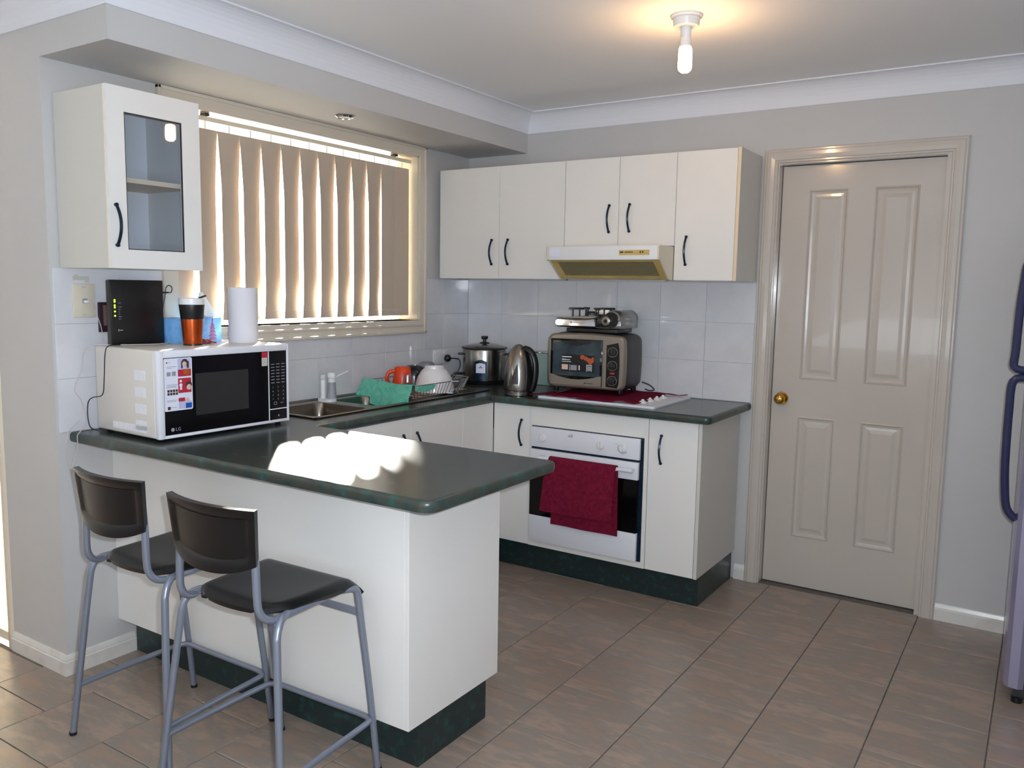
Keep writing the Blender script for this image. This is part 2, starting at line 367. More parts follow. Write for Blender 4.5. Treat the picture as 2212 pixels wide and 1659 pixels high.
# ---- skirting boards
sk = [(0, 0), (.014, 0), (.014, .05), (.011, .054), (.011, .058), (.006, .072), (.004, .076), (0, .076)]
struct('baseboard_left', MB().sweep(sk, [((0, -2.216), (1, 0)), ((0, NY), (1, -1)), ((SX1 + .004, NY), (0, -1))]), 'skirt')
struct('baseboard_back', MB().sweep(sk, [((2.605, 0), (0, -1)), ((XR, 0), (0, -1))]), 'skirt')
struct('baseboard_door_side', MB().sweep(sk, [((1.69, 0), (0, -1)), ((1.744, 0), (0, -1))]), 'skirt')
# ---- wall tiles: each one its own piece
tile_cache = {}
def wall_tile(parent, axis, a0, a1, z0, z1):
    g = .0005; a0 += g; a1 -= g; z0 += g; z1 -= g
    if a1 - a0 < .012 or z1 - z0 < .012: return
    key = (axis, round(a1 - a0, 4), round(z1 - z0, 4)); ha, hz = (a1 - a0) / 2, (z1 - z0) / 2
    if key not in tile_cache:
        mb = MB().box(-.0005, .006, -ha, ha, -hz, hz, .0007, 1, smooth=False) if axis == 'x' else MB().box(-ha, ha, -.006, .0005, -hz, hz, .0007, 1, smooth=False)
        o = obj('wall_tile', mb, 'wtile', parent); tile_cache[key] = o.data
    else:
        o = bpy.data.objects.new('wall_tile', tile_cache[key]); COL.objects.link(o); o.parent = parent
    m = (a0 + a1) / 2
    o.location = ((0.0, m, (z0 + z1) / 2) if axis == 'x' else (m, 0.0, (z0 + z1) / 2))
ZS = [.903, 1.096, 1.292, 1.49]
for r in range(3):
    for k in range(8): wall_tile(wall_back, 'y', max(.0065, k * .2475), min(1.742, (k + 1) * .2475), ZS[r], ZS[r + 1])
    for k in range(11):
        y1 = -k * .2475; y0 = max(y1 - .2475, -2.474)
        if y1 < -2.46: continue
        if k == 0: y1 = -.0065
        if r == 0: wall_tile(wall_left, 'x', y0, y1, ZS[0], ZS[1])
        else:
            zt = ZS[r + 1]
            for (a, b) in ((y0, min(y1, -2.048)), (max(y0, -.421), y1)):
                if b - a > .01: wall_tile(wall_left, 'x', a, b, ZS[r], zt)
            a, b = max(y0, -2.048), min(y1, -.421)
            if b - a > .01 and r == 1: wall_tile(wall_left, 'x', a, b, ZS[1], 1.19)
# ---- window: architrave, reveal, aluminium frame, glass
win = MB()
for (a, b, c, d) in ((-2.048, -.421, 1.191, WZ0 - .0), (-2.048, -.421, WZ1, 2.197), (-2.048, WY0, WZ0, WZ1), (WY1, -.421, WZ0, WZ1)):
    win.box(0, .014, a, b, c, d)
for (a, b, c, d) in ((-2.05, -.419, 1.189, 1.203), (-2.05, -.419, 2.184, 2.1985), (-2.05, -2.036, 1.189, 2.1985), (-.433, -.419, 1.189, 2.1985)):
    win.box(0, .022, a, b, c, d, .003)
win.box(.0, .019, -2.03, -.44, 1.228, 1.24, .002)
# reveal lining, outside frame
win.box(-.12, .012, WY0, WY1, WZ0 - .012, WZ0).box(-.12, 0, WY0, WY0 + .008, WZ0, WZ1).box(-.12, 0, WY1 - .008, WY1, WZ0, WZ1).box(-.12, 0, WY0, WY1, WZ1 - .006, WZ1)
M['cream'] = mat('cream_window_paint', rgb(214, 203, 187), 0.25)
window = struct('window_1', win, 'cream')
fr = MB()
for (a, b, c, d) in ((WY0, WY1, WZ0 - .012, WZ0 + .004), (WY0, WY1, WZ1 - .004, WZ1 + .01), (WY0, WY0 + .02, WZ0, WZ1), (WY1 - .012, WY1, WZ0, WZ1)):
    fr.box(-.145, -.115, a, b, c, d, .002)
struct('window_frame', fr, 'alu', window)
struct('pane', MB().box(-.131, -.127, WY0 + .02, WY1 - .012, WZ0 + .004, WZ1 - .004), 'glass', window)
# ---- added sun blockers, out of view, and paving outside the window
struct('trim_sun_blocker_roof', MB().box(-2.13, -0.12, NY + .12, 2.6, 2.40, 2.43).box(-2.15, -2.11, NY + .12, 2.6, 2.33, 2.44), 'alu')  # unseen roof added to keep sun off the upper window
struct('trim_sun_blocker_side', MB().box(-1.97, -1.91, NY + .12, -.55, -.2, 2.33), 'alu')  # unseen screen added to stop sun entering the sliding door
struct('trim_paving', MB().box(-9, -.12, NY + .12, 6, -.2, -.12), 'ground')
struct('wall_passage', MB().box(1.0, 3.6, .9, 1.0, 0, CZ).box(1.0, 1.1, .11, .9, 0, CZ).box(3.5, 3.6, .11, .9, 0, CZ).box(1.0, 3.6, .11, 1.0, -.12, -.004).box(1.0, 3.6, .11, 1.0, CZ, CZ + .1), 'wall')
# ---- door_1: panelled door in a moulded architrave
dl = MB()
PX = [(1.944, 2.12), (2.233, 2.419)]; PZ = [(.25, .85), (1.03, 1.93)]
xs = [DX0 + .003, PX[0][0], PX[0][1], PX[1][0], PX[1][1], DX1 - .003]; zs = [.003, PZ[0][0], PZ[0][1], PZ[1][0], PZ[1][1], DH - .003]
FY = .059
for i in range(5):
    for j in range(5):
        if i in (1, 3) and j in (1, 3): continue
        dl.add([(xs[i], FY, zs[j]), (xs[i + 1], FY, zs[j]), (xs[i + 1], FY, zs[j + 1]), (xs[i], FY, zs[j + 1])], [[0, 1, 2, 3]])
x0, x1, z0, z1 = xs[0], xs[-1], zs[0], zs[-1]
dl.add([(x0, FY, z0), (x1, FY, z0), (x1, FY, z1), (x0, FY, z1), (x0, .096, z0), (x1, .096, z0), (x1, .096, z1), (x0, .096, z1)], [[4, 7, 6, 5], [0, 4, 5, 1], [1, 5, 6, 2], [2, 6, 7, 3], [3, 7, 4, 0]])
door = struct('door_1', dl, 'gloss')
for (a, b) in PX:
    for (c, d) in PZ:
        pm = MB(); R = [(0, 0), (.006, -.003), (.012, .004), (.022, .007), (.034, .006), (.05, .001)]
        for k in range(len(R) - 1):
            (i0, d0), (i1, d1) = R[k], R[k + 1]
            o = [(a + i0, FY + d0, c + i0), (b - i0, FY + d0, c + i0), (b - i0, FY + d0, d - i0), (a + i0, FY + d0, d - i0)]
            i = [(a + i1, FY + d1, c + i1), (b - i1, FY + d1, c + i1), (b - i1, FY + d1, d - i1), (a + i1, FY + d1, d - i1)]
            pm.add(o + i, [[e, (e + 1) % 4, 4 + (e + 1) % 4, 4 + e] for e in range(4)], False)
        i1, d1 = R[-1]; pm.add([(a + i1, FY + d1, c + i1), (b - i1, FY + d1, c + i1), (b - i1, FY + d1, d - i1), (a + i1, FY + d1, d - i1)], [[0, 1, 2, 3]])
        struct('door_panel', pm, 'gloss', door)
kn = MB().lathe([(.0, .062), (.012, .061), (.024, .052), (.0275, .042), (.024, .03), (.013, .02), (.011, .012), (.012, .008), (.03, .007), (.032, .003), (.032, 0)], 28, (1.866, FY, .931), 'y', Matrix.Scale(-1, 4, (0, 1, 0)))
kn.lathe([(.0, .066), (.008, .065), (.009, .06), (.009, .055)], 16, (1.866, FY, .931), 'y', Matrix.Scale(-1, 4, (0, 1, 0)))
struct('door_knob', kn, 'brass', door)
ja = MB().box(DX0 - .018, DX0, -.0, .11, 0, DH).box(DX1, DX1 + .018, 0, .11, 0, DH).box(DX0 - .018, DX1 + .018, 0, .11, DH, DH + .018)
ja.box(DX0, DX0 + .010, .099, .11, 0, DH).box(DX1 - .010, DX1, .099, .11, 0, DH).box(DX0, DX1, .099, .11, DH - .01, DH)
# mitred architrave swept around the opening
prof = [(0, 0), (.0, -.009), (.004, -.012), (.010, -.012), (.013, -.016), (.03, -.018), (.046, -.018), (.052, -.015), (.058, -.015), (.0635, -.011), (.0635, 0)]
def arch(prof, xa, xb, zt):
    mb = MB(); n = len(prof); st = []
    for (x, z, sx, sz) in ((xa, 0, -1, 0), (xa, zt, -1, 1), (xb, zt, 1, 1), (xb, 0, 1, 0)):
        st.append([(x + sx * u, v, z + sz * u) for u, v in prof])
    vs = [p for s in st for p in s]
    fs = [[j * n + i, j * n + (i + 1) % n, (j + 1) * n + (i + 1) % n, (j + 1) * n + i] for j in range(3) for i in range(n)] + [list(range(n)), [3 * n + i for i in range(n)]]
    return mb.add(vs, fs)
struct('trim_3', ja, 'gloss')
struct('trim_4', arch(prof, DX0 - .007, DX1 + .018, DH + .006), 'gloss')
# ---- door_2: aluminium sliding door at the left edge
sd = MB()
for (a, b) in ((SX0, SX0 + .05), (SX1 - .024, SX1), (-1.07, -1.02)): sd.box(a, b, NY - .012 if b == SX1 else NY + .02, NY + .1, 0, SZ, .003)
sd.box(SX0, SX1, NY + .02, NY + .1, 0.002, .04, .003).box(SX0, SX1, NY + .02, NY + .1, SZ - .04, SZ, .003)
door2 = struct('door_2', sd, 'alu')
for (a, b) in ((SX0 + .05, -1.07), (-1.02, SX1 - .024)): struct('pane', MB().box(a, b, NY + .055, NY + .061, .04, SZ - .04), 'glass', door2)

# ================================================================= BENCHTOP
ZT = 0.901; TH = 0.037
def offset_poly(P, d):
    n = len(P); out = []
    for i in range(n):
        a, b, c = Vector(P[i - 1]), Vector(P[i]), Vector(P[(i + 1) % n])
        e1 = (b - a).normalized(); e2 = (c - b).normalized(); n1 = Vector((-e1.y, e1.x)); n2 = Vector((-e2.y, e2.x))
        m = (n1 + n2); k = 1 + n1.dot(n2); out.append(b + m / k * d)
    return out
def rounded(P, radii, seg=6):
    out = []; n = len(P)
    for i in range(n):
        r = radii[i]; b = Vector(P[i])
        if r <= 0: out.append(tuple(b)); continue
        a, c = Vector(P[i - 1]), Vector(P[(i + 1) % n]); e1 = (a - b).normalized(); e2 = (c - b).normalized()
        p1 = b + e1 * r; p2 = b + e2 * r; cen = b + (e1 + e2) * r
        a1 = math.atan2(p1.y - cen.y, p1.x - cen.x); a2 = math.atan2(p2.y - cen.y, p2.x - cen.x); da = (a2 - a1 + PI) % (2 * PI) - PI
        for k in range(seg + 1): t = a1 + da * k / seg; out.append((cen.x + r * math.cos(t), cen.y + r * math.sin(t)))
    return out
OUT = [(0.0, 0.0), (0.0, -2.4376), (1.6593, -2.4376), (1.6593, -1.7827), (0.5864, -1.7827), (0.5864, -0.5864), (1.7355, -0.5864), (1.7355, 0.0)]
OUT = rounded(OUT, [0, 0, .045, .03, .004, .004, .03, 0])   # counter-clockwise from the corner
SKH = (0.075, 0.455, -1.675, -0.455)   # sink cut-out
def benchtop():
    rings = []; r = .0125
    for (d, z) in [(r * (1 - math.cos(t)), ZT - r + r * math.sin(t)) for t in (PI / 2, PI / 3, PI / 6, 0)] + [(0, ZT - TH + .012)] + [(.012 * (1 - math.cos(t)), ZT - TH + .012 - .012 * math.sin(t)) for t in (PI / 4, PI / 2)]:
        rings.append([(p.x, p.y, z) for p in offset_poly(OUT, d)])
    # wall edges stay on the wall
    rings = [[(0.0 if OUT[i][0] < 1e-6 else x, 0.0 if abs(OUT[i][1]) < 1e-6 else y, z) for i, (x, y, z) in enumerate(R)] for R in rings]
    mb = MB(); n = len(OUT)
    # edge bands
    mb.mat(1); vs = [p for R in rings for p in R]
    mb.add(vs, [[j * n + i, j * n + (i + 1) % n, (j + 1) * n + (i + 1) % n, (j + 1) * n + i] for j in range(len(rings) - 1) for i in range(n)], True)
    mb.mat(0)
    for ring, hole in ((rings[0], True), (rings[-1], True)):
        b = bmesh.new(); ev = [b.verts.new(p) for p in ring]; es = [b.edges.new((ev[i], ev[(i + 1) % n])) for i in range(n)]
        z = ring[0][2]; x0, x1, y0, y1 = SKH; hv = [b.verts.new(p) for p in ((x0, y0, z), (x1, y0, z), (x1, y1, z), (x0, y1, z))]; es += [b.edges.new((hv[i], hv[(i + 1) % 4])) for i in range(4)]
        bmesh.ops.triangle_fill(b, edges=es, use_beauty=True, use_dissolve=False)
        mb.bm(b)
    x0, x1, y0, y1 = SKH; za, zb = rings[0][0][2], rings[-1][0][2]
    q = [(x0, y0), (x1, y0), (x1, y1), (x0, y1)]
    mb.add([(a, b, za) for a, b in q] + [(a, b, zb) for a, b in q], [[i, (i + 1) % 4, 4 + (i + 1) % 4, 4 + i] for i in range(4)])
    return mb
o = obj('benchtop', benchtop(), ['top', 'topedge']); tag(o, 'dark green marbled laminate benchtop, U shaped with rounded edges, running round the kitchen', 'benchtop')
ZB = ZT - TH - .0005   # underside of the benchtop

# ================================================================= CABINETS
def bow_handle(parent, p, L, out, along=(0, 0, 1)):
    """slim bow handle, fixed at both ends; p = centre on the door face"""
    p = Vector(p); o_ = Vector(out); u = Vector(along); pts = []
    for i in range(13):
        t = i / 12 * 2 - 1; pts.append(p + u * (L / 2 * t) + o_ * (.004 + .024 * (1 - t * t)))
    mb = MB(); mb.tube(pts, .0052, 8)
    for s_ in (-1, 1): mb.tube([p + u * (L / 2 * s_), p + u * (L / 2 * s_) + o_ * .008], .0068, 8)
    W('handle', mb, 'handle', parent)
def cab_door(parent, x0, x1, z0, z1, y, hz=None, hx=None, hl=.128, facing='y', m='cab'):
    """door front on plane y (facing -y) or on plane x (facing +x)"""
    g = .0012
    mb = MB().box(x0 + g, x1 - g, y, y + .016, z0 + g, z1 - g, .0012, 1, smooth=False) if facing == 'y' else MB().box(y - .016, y, x0 + g, x1 - g, z0 + g, z1 - g, .0012, 1, smooth=False)
    d = W('door', mb, m, parent)
    if hz:
        if facing == 'y': bow_handle(d, (hx, y, hz), hl, (0, -1, 0))
        else: bow_handle(d, (y, hx, hz), hl, (1, 0, 0))
    return d
KZ = .1476; FB = -.5484
# corner cabinet beside the oven
c = thing('base_cabinet', 'white corner base cabinet left of the oven, one tall door with dark bow handle', 'cabinet', (.70, -.28, 0))
W('carcass', MB().box(.5725, .7915, FB + .017, -.002, KZ, ZB), 'cabside', c)
cab_door(c, .572, .792, KZ, ZB - .003, FB, .722, .743)
W('kickboard', MB().box(.572, .792, -.488, -.47, .001, KZ), 'kick', c)
# oven housing
c = thing('oven_cabinet', 'white oven housing cabinet with fascia panel above the oven', 'cabinet', (1.11, -.28, 0))
W('side_panel', MB().box(.793, .806, FB, -.002, KZ, ZB), 'cab', c); W('side_panel', MB().box(1.4135, 1.4325, FB, -.002, KZ, ZB), 'cab', c)
W('fascia', MB().box(.806, 1.4135, FB, FB + .016, .766, ZB - .003, .001, 1, smooth=False), 'cab', c)
W('base_panel', MB().box(.806, 1.4135, FB, -.002, KZ, .176), 'cab', c)
W('kickboard', MB().box(.792, 1.433, -.488, -.47, .001, KZ), 'kick', c)
# end base cabinet
c = thing('base_cabinet', 'white end base cabinet right of the oven, under the short end of the benchtop', 'cabinet', (1.56, -.28, 0))
W('carcass', MB().box(1.4345, 1.6715, FB + .017, -.002, KZ, ZB), 'cabside', c)
cab_door(c, 1.434, 1.6715, KZ, ZB - .003, FB, .724, 1.498)
W('end_panel', MB().box(1.6725, 1.6885, FB, -.015, KZ, ZB, .0008, 1, smooth=False), 'cabside', c)
W('kickboard', MB().box(1.433, 1.677, -.488, -.47, .001, KZ).box(1.661, 1.677, -.47, -.016, .001, KZ), 'kick', c)
# sink run cabinets (fronts face +x)
FX = .57
c = thing('sink_cabinet', 'white cabinet under the sink with two doors and a filler panel', 'cabinet', (.28, -1.2, 0))
W('carcass', MB().box(.004, FX - .017, -1.8135, -.005, KZ, .72), 'cabside', c)
cab_door(c, -.816, -.5495, KZ, ZB - .003, FX, facing='x')
cab_door(c, -1.211, -.816, KZ, ZB - .003, FX, .722, -1.168, facing='x')
cab_door(c, -1.606, -1.211, KZ, ZB - .003, FX, .722, -1.262, facing='x')
cab_door(c, -1.8135, -1.606, KZ, ZB - .003, FX, facing='x')
W('kickboard', MB().box(.49, .506, -1.8135, -.488, .001, KZ).box(.506, .5715, -.488, -.47, .001, KZ), 'kick', c)
# peninsula
c = thing('peninsula_cabinet', 'white panelled breakfast bar base with dark green kickboard, behind the stools', 'cabinet', (.75, -2.05, 0))
W('front_panel', MB().box(.0012, 1.4425, -2.2795, -2.2635, KZ, ZB, .0008, 1, smooth=False), 'cab', c)
W('end_panel', MB().box(1.443, 1.459, -2.2795, -1.8145, KZ, ZB, .0008, 1, smooth=False), 'cab', c)
W('carcass', MB().box(.0012, 1.443, -2.2635, -1.832, KZ, .84), 'cabside', c)
for (a, b) in ((.59, 1.015), (1.017, 1.442)): W('door', MB().box(a, b, -1.8315, -1.8155, KZ, ZB - .003), 'cab', c)
W('kickboard', MB().box(.016, 1.4425, -2.2163, -2.2003, .001, KZ).box(1.4265, 1.4425, -2.2003, -1.8594, .001, KZ).box(.49, 1.4265, -1.876, -1.8594, .001, KZ).box(.49, .506, -1.8594, -1.8145, .001, KZ), 'kick', c)
# wall cabinets
UD = -.3306; UZ0, UZ1 = 1.494, 2.0865
c = thing('wall_cabinet', 'white double door wall cabinet nearest the corner, left of the range hood', 'cabinet', (.44, -.16, UZ0))
W('carcass', MB().box(.041, .8385, UD + .017, -.0005, UZ0, UZ1), 'cab', c)
cab_door(c, .041, .440, UZ0, UZ1, UD, 1.636, .396); cab_door(c, .440, .839, UZ0, UZ1, UD, 1.636, .499)
c = thing('wall_cabinet', 'short white double door wall cabinet right above the range hood', 'cabinet', (1.14, -.16, 1.655))
W('carcass', MB().box(.8395, 1.4335, UD + .017, -.0005, 1.655, UZ1), 'cab', c)
cab_door(c, .840, 1.1405, 1.655, UZ1, UD, 1.791, 1.091); cab_door(c, 1.1405, 1.434, 1.655, UZ1, UD, 1.792, 1.200)
c = thing('wall_cabinet', 'single door white wall cabinet next to the door frame with a yellowed side edge', 'cabinet', (1.58, -.16, UZ0))
W('carcass', MB().box(1.4345, 1.719, UD + .017, -.0005, UZ0, UZ1), 'cab', c)
cab_door(c, 1.434, 1.7205, UZ0, UZ1, UD, 1.632, 1.493)
W('end_panel', MB().box(1.7215, 1.7355, UD, -.0195, UZ0, UZ1, .0008, 1, smooth=False), 'cabside', c)
W('edge_strip', MB().box(1.7213, 1.7357, UD - .0012, UD, UZ0, UZ1), 'edge', c, label='yellowed edge strip')
# glass door wall cabinet over the microwave
GX = .3185; GY0, GY1, GZ0, GZ1 = -2.447, -2.0926, 1.4896, 2.0838
c = thing('glass_wall_cabinet', 'white wall cabinet with one glass door and an inside shelf, above the microwave', 'cabinet', (.15, -2.27, GZ0))
W('side_panel', MB().box(.0068, GX - .0175, GY0, GY0 + .016, GZ0, GZ1), 'cabside', c)
W('side_panel', MB().box(.0226, GX - .0175, GY1 - .016, GY1, GZ0, GZ1), 'cabside', c)
W('carcass', MB().box(.0068, .0148, GY0 + .016, -2.112, GZ0, GZ1).box(.0148, GX - .0175, GY0 + .016, GY1 - .016, GZ0, GZ0 + .016).box(.0148, GX - .0175, GY0 + .016, GY1 - .016, GZ1 - .016, GZ1).box(.0148, .0226, GY0 + .016, GY1 - .016, GZ0 + .016, GZ1 - .016), 'cab', c)
W('shelf', MB().box(.023, GX - .03, GY0 + .017, GY1 - .017, 1.779, 1.795), 'edge', c)
d = MB(); a0, a1, b0, b1 = -2.384, -2.166, 1.553, 2.004
for (p0, p1, z0, z1) in ((GY0, a0, GZ0, GZ1), (a1, GY1, GZ0, GZ1), (a0, a1, GZ0, b0), (a0, a1, b1, GZ1)): d.box(GX - .016, GX, p0 + (.001 if p0 == GY0 else 0), p1 - (.001 if p1 == GY1 else 0), z0, z1)
dd = W('door', d, 'cab', c)
W('glass_pane', MB().box(GX - .0095, GX - .0055, a0, a1, b0, b1), 'cabglass', dd)
W('glazing_bead', MB().box(GX - .0055, GX - .001, a0, a1, b1 - .004, b1).box(GX - .0055, GX - .001, a1 - .004, a1, b0, b1 - .004).box(GX - .0055, GX - .001, a0, a0 + .003, b0, b1 - .004).box(GX - .0055, GX - .001, a0, a1, b0, b0 + .003), 'darkgrey', dd)
bow_handle(dd, (GX, -2.424, 1.632), .132, (1, 0, 0))
for y_ in (GY0, GY1 - .016): W('edge_strip', MB().box(GX - .0175, GX - .0165, y_, y_ + .016, GZ0, GZ1), 'edge', c, label='yellowed edge strip')

# ================================================================= RANGE HOOD
h = thing('range_hood', 'white slide-out range hood with yellowed underside and mesh filter', 'range hood', (1.135, -.25, 1.494))
poly = [(UD - .0022, 1.651), (-.500, 1.651), (-.504, 1.645), (-.504, 1.587), (-.497, 1.583), (-.485, 1.587), (-.372, 1.497), (-.355, 1.495), (UD - .0022, 1.495)]
W('side_panel', MB().prism(poly, 1.424, 1.4325, 'x'), 'creampl', h); W('side_panel', MB().prism(poly, .843, .8515, 'x'), 'creampl', h)
W('front_panel', MB().box(.8515, 1.424, -.504, -.492, 1.585, 1.651, .003), 'whitepl', h)
W('body', MB().prism([(-.492, 1.60), (-.492, 1.651), (UD - .0022, 1.651), (UD - .0022, 1.503), (-.37, 1.513), (-.48, 1.60)], .8515, 1.424, 'x').box(.8515, 1.424, UD - .0022, -.004, 1.53, 1.651), 'creampl', h)
# sloping underside: frame and wire mesh
import itertools
A = Vector((0, -.486, 1.590)); Bv = Vector((0, -.366, 1.5005)); sl = (Bv - A)
def hp(x, t, off=0.0): n_ = Vector((0, -sl.z, sl.y)).normalized(); n_ = -n_ if n_.z > 0 else n_; v = A + sl * t + n_ * off; return (x, v.y, v.z)
def strip(mb, xa, xb, ta, tb, o0, o1):
    mb.add([hp(xa, ta, o0), hp(xb, ta, o0), hp(xb, tb, o0), hp(xa, tb, o0), hp(xa, ta, o1), hp(xb, ta, o1), hp(xb, tb, o1), hp(xa, tb, o1)], [[0, 3, 2, 1], [4, 5, 6, 7], [0, 1, 5, 4], [1, 2, 6, 5], [2, 3, 7, 6], [3, 0, 4, 7]])
ff = MB(); strip(ff, .853, .885, 0, 1, -.002, .003); strip(ff, 1.392, 1.4225, 0, 1, -.002, .003); strip(ff, .885, 1.392, 0, .12, -.002, .003); strip(ff, .885, 1.392, .86, 1, -.002, .003)
W('filter_frame', ff, 'yellow', h)
bk = MB(); strip(bk, .885, 1.392, .12, .86, -.004, -.002); W('filter_backing', bk, 'blackpl', h)
gr = MB()
for i in range(60): x = .887 + i * .0085; strip(gr, x, x + .0035, .12, .86, -.002, .0005)
for j in range(12): t = .13 + j * .061; strip(gr, .885, 1.392, t, t + .022, -.0018, .0008)
W('filter_grille', gr, 'mesh', h, stuff=True)
W('control_label', MB().box(1.233, 1.386, -.5052, -.504, 1.606, 1.630), 'yellow', h)
g = MB()
for (a, b, c_) in ((1.238, 1.255, .0035), (1.262, 1.305, .002), (1.338, 1.344, .005), (1.35, 1.356, .005)): g.box(a, b, -.5058, -.5052, 1.62 - c_, 1.62 + c_)
W('control_marks', g, 'darkgrey', h, stuff=True)
W('clear_label', MB().box(.862, .917, -.5052, -.504, 1.603, 1.641), 'stickw', h)
for x in (1.41, .87): W('mount_screw', MB().lathe([(.0, 1.488), (.004, 1.489), (.004, 1.495)], 8, (x, -.345, 0)), 'blackpl', h)

# ================================================================= OVEN
ov = thing('built_in_oven', 'white built-in electric oven with black glass door and three knobs', 'oven', (1.11, -.3, .178))
W('body', MB().box(.8065, 1.4125, FB - .004, -.03, .178, .765), 'handle', ov)
W('control_panel', MB().box(.8105, 1.4, -.571, FB - .004, .664, .763, .002), 'mwhite', ov)
dr = W('oven_door', MB().box(.8105, 1.396, -.573, FB - .004, .569, .652, .002).box(.8105, 1.396, -.571, FB - .004, .181, .315, .002), 'mwhite', ov)
W('door_glass', MB().box(.8105, 1.394, -.5715, FB - .004, .3155, .5685), 'blackgl', dr)
hb = MB().tube([(.88, -.607, .618), (1.385, -.607, .618)], .0095, 10)
for x in (.89, 1.372): hb.box(x - .012, x + .012, -.607, -.572, .609, .627, .004)
W('door_handle', hb, 'mwhite', dr)
for x in (.882, 1.201, 1.317):
    k = MB().lathe([(.021, 0), (.021, .006), (.016, .012), (.0155, .013)], 24, (x, -.571, .713), 'y', Matrix.Scale(-1, 4, (0, 1, 0)))
    k.box(x - .005, x + .005, -.598, -.58, .695, .731, .004)
    W('knob', k, 'whitepl', ov)
m_ = text_mb('chef', .016, (1.035, -.5716, .737), (1, 0, 0), (0, 0, 1)); m_.box(1.03, 1.05, -.5718, -.5712, .744, .7455)
W('lettering', m_, 'handle', ov)
dm = MB(); dm.lathe([(.0015, 0), (.0015, .0006)], 10, (1.282, -.5714, .729), 'y', Matrix.Scale(-1, 4, (0, 1, 0)))
pts = [(1.317 + .0265 * math.cos(a), -.5716, .713 + .0265 * math.sin(a)) for a in [math.radians(150 + 9 * i) for i in range(20)]]
dm.tube(pts, .0007, 5)
W('dial_marks', dm, 'handle', ov)

# towel over the oven handle
def towel():
    mb = MB(); xl, xr = .934, 1.306
    def prof(s, t):   # s across 0..1, t along the length 0..1 : back hem -> over the bar -> front hem
        Lb, Lf = .325, .255; L = Lb + .035 + Lf; d = t * L; r = .0125
        if d < Lb: y, z = -.607 + r * .8, .618 - (Lb - d)
        elif d < Lb + .035: a = (d - Lb) / .035 * PI; y, z = -.607 + r * math.cos(a), .618 + r * math.sin(a)
        else: y, z = -.607 - r, .618 - (d - Lb - .035)
        k = abs(t - .56) / .5
        if d > Lb + .035: x = xl + (xr - xl) * s - .026 * (d - Lb) / Lf * (1 - .5 * s); z += .0 - .004 * math.sin(s * 5)
        else: x = xl + .012 + (xr - xl) * s * .985 - .006 * s + (.004 * (Lb - d) / Lb)
        w_ = .0035 * math.sin(s * 9 + t * 4) * min(1, k * 1.5) - (.004 * k if d > Lb else 0)
        return (x, y + w_, z)
    mb.grid(prof, 18, 60, thick=.005)
    return mb
o = obj('hand_towel', towel(), 'towel'); tag(o, 'burgundy terry towel draped over the oven door handle', 'towel')

# ================================================================= COOKTOP
ck = thing('cooktop', 'white enamel electric cooktop with four control knobs, under the toaster oven', 'cooktop', (1.12, -.27, ZT))
pl = rounded([(.805, -.515), (1.44, -.515), (1.44, -.035), (.805, -.035)], [.02] * 4)
W('hob_plate', MB().prism(pl, ZT + .0002, ZT + .008, 'z').prism([(x * .985 + 1.1225 * .015, y * .98 - .275 * .02) for x, y in pl], ZT + .008, ZT + .0095, 'z'), 'mwhite', ck)
for (x, y, r) in ((.95, -.39, .09), (.95, -.16, .075), (1.18, -.16, .09), (1.18, -.39, .075)):
    W('hotplate', MB().lathe([(.0, .0025), (r - .012, .0025), (r - .008, .0015), (r, .001), (r, 0)], 28, (x, y, ZT + .0096)), 'mwhite', ck)
for (x, y) in ((1.335, -.405), (1.34, -.33), (1.345, -.26), (1.348, -.19)):
    kb = MB().lathe([(.019, 0), (.019, .004), (.012, .009), (.007, .011), (.006, .017), (.0, .018)], 18, (x, y, ZT + .0096)); W('knob', kb, 'whitepl', ck)
# cloth under the toaster oven
def cloth(s, t):
    x = .80 + .53 * s + .02 * math.sin(t * 3) - .05 * t * (s - .5); y = -.50 + .45 * t + .018 * math.sin(s * 7.5 + .5) * (1 - t) + .01 * math.sin(s * 23)
    z = ZT + .0192 + .0025 * math.sin(s * 17 + t * 5) * (1 - t) ** 2 + .002 * math.sin(s * 31 + t * 9) * (1 - t) - (.004 if 0 < t < 1 else .0)
    if s < .12: x -= .05 * (.12 - s) / .12; z -= .008 * (.12 - s) / .12
    return (x, y, z)
o = obj('folded_cloth', MB().grid(cloth, 40, 14, thick=.004), 'cloth'); tag(o, 'burgundy cloth spread on the cooktop under the toaster oven', 'cloth')
obj('cloth_tail', MB().grid(lambda s, t: (1.30 + .12 * s, -.07 - .05 * t * (1 - s) + .03 * s, ZT + .0145 + .003 * math.sin(s * 7) + .002 * t), 10, 4, thick=.003), 'cloth', o)

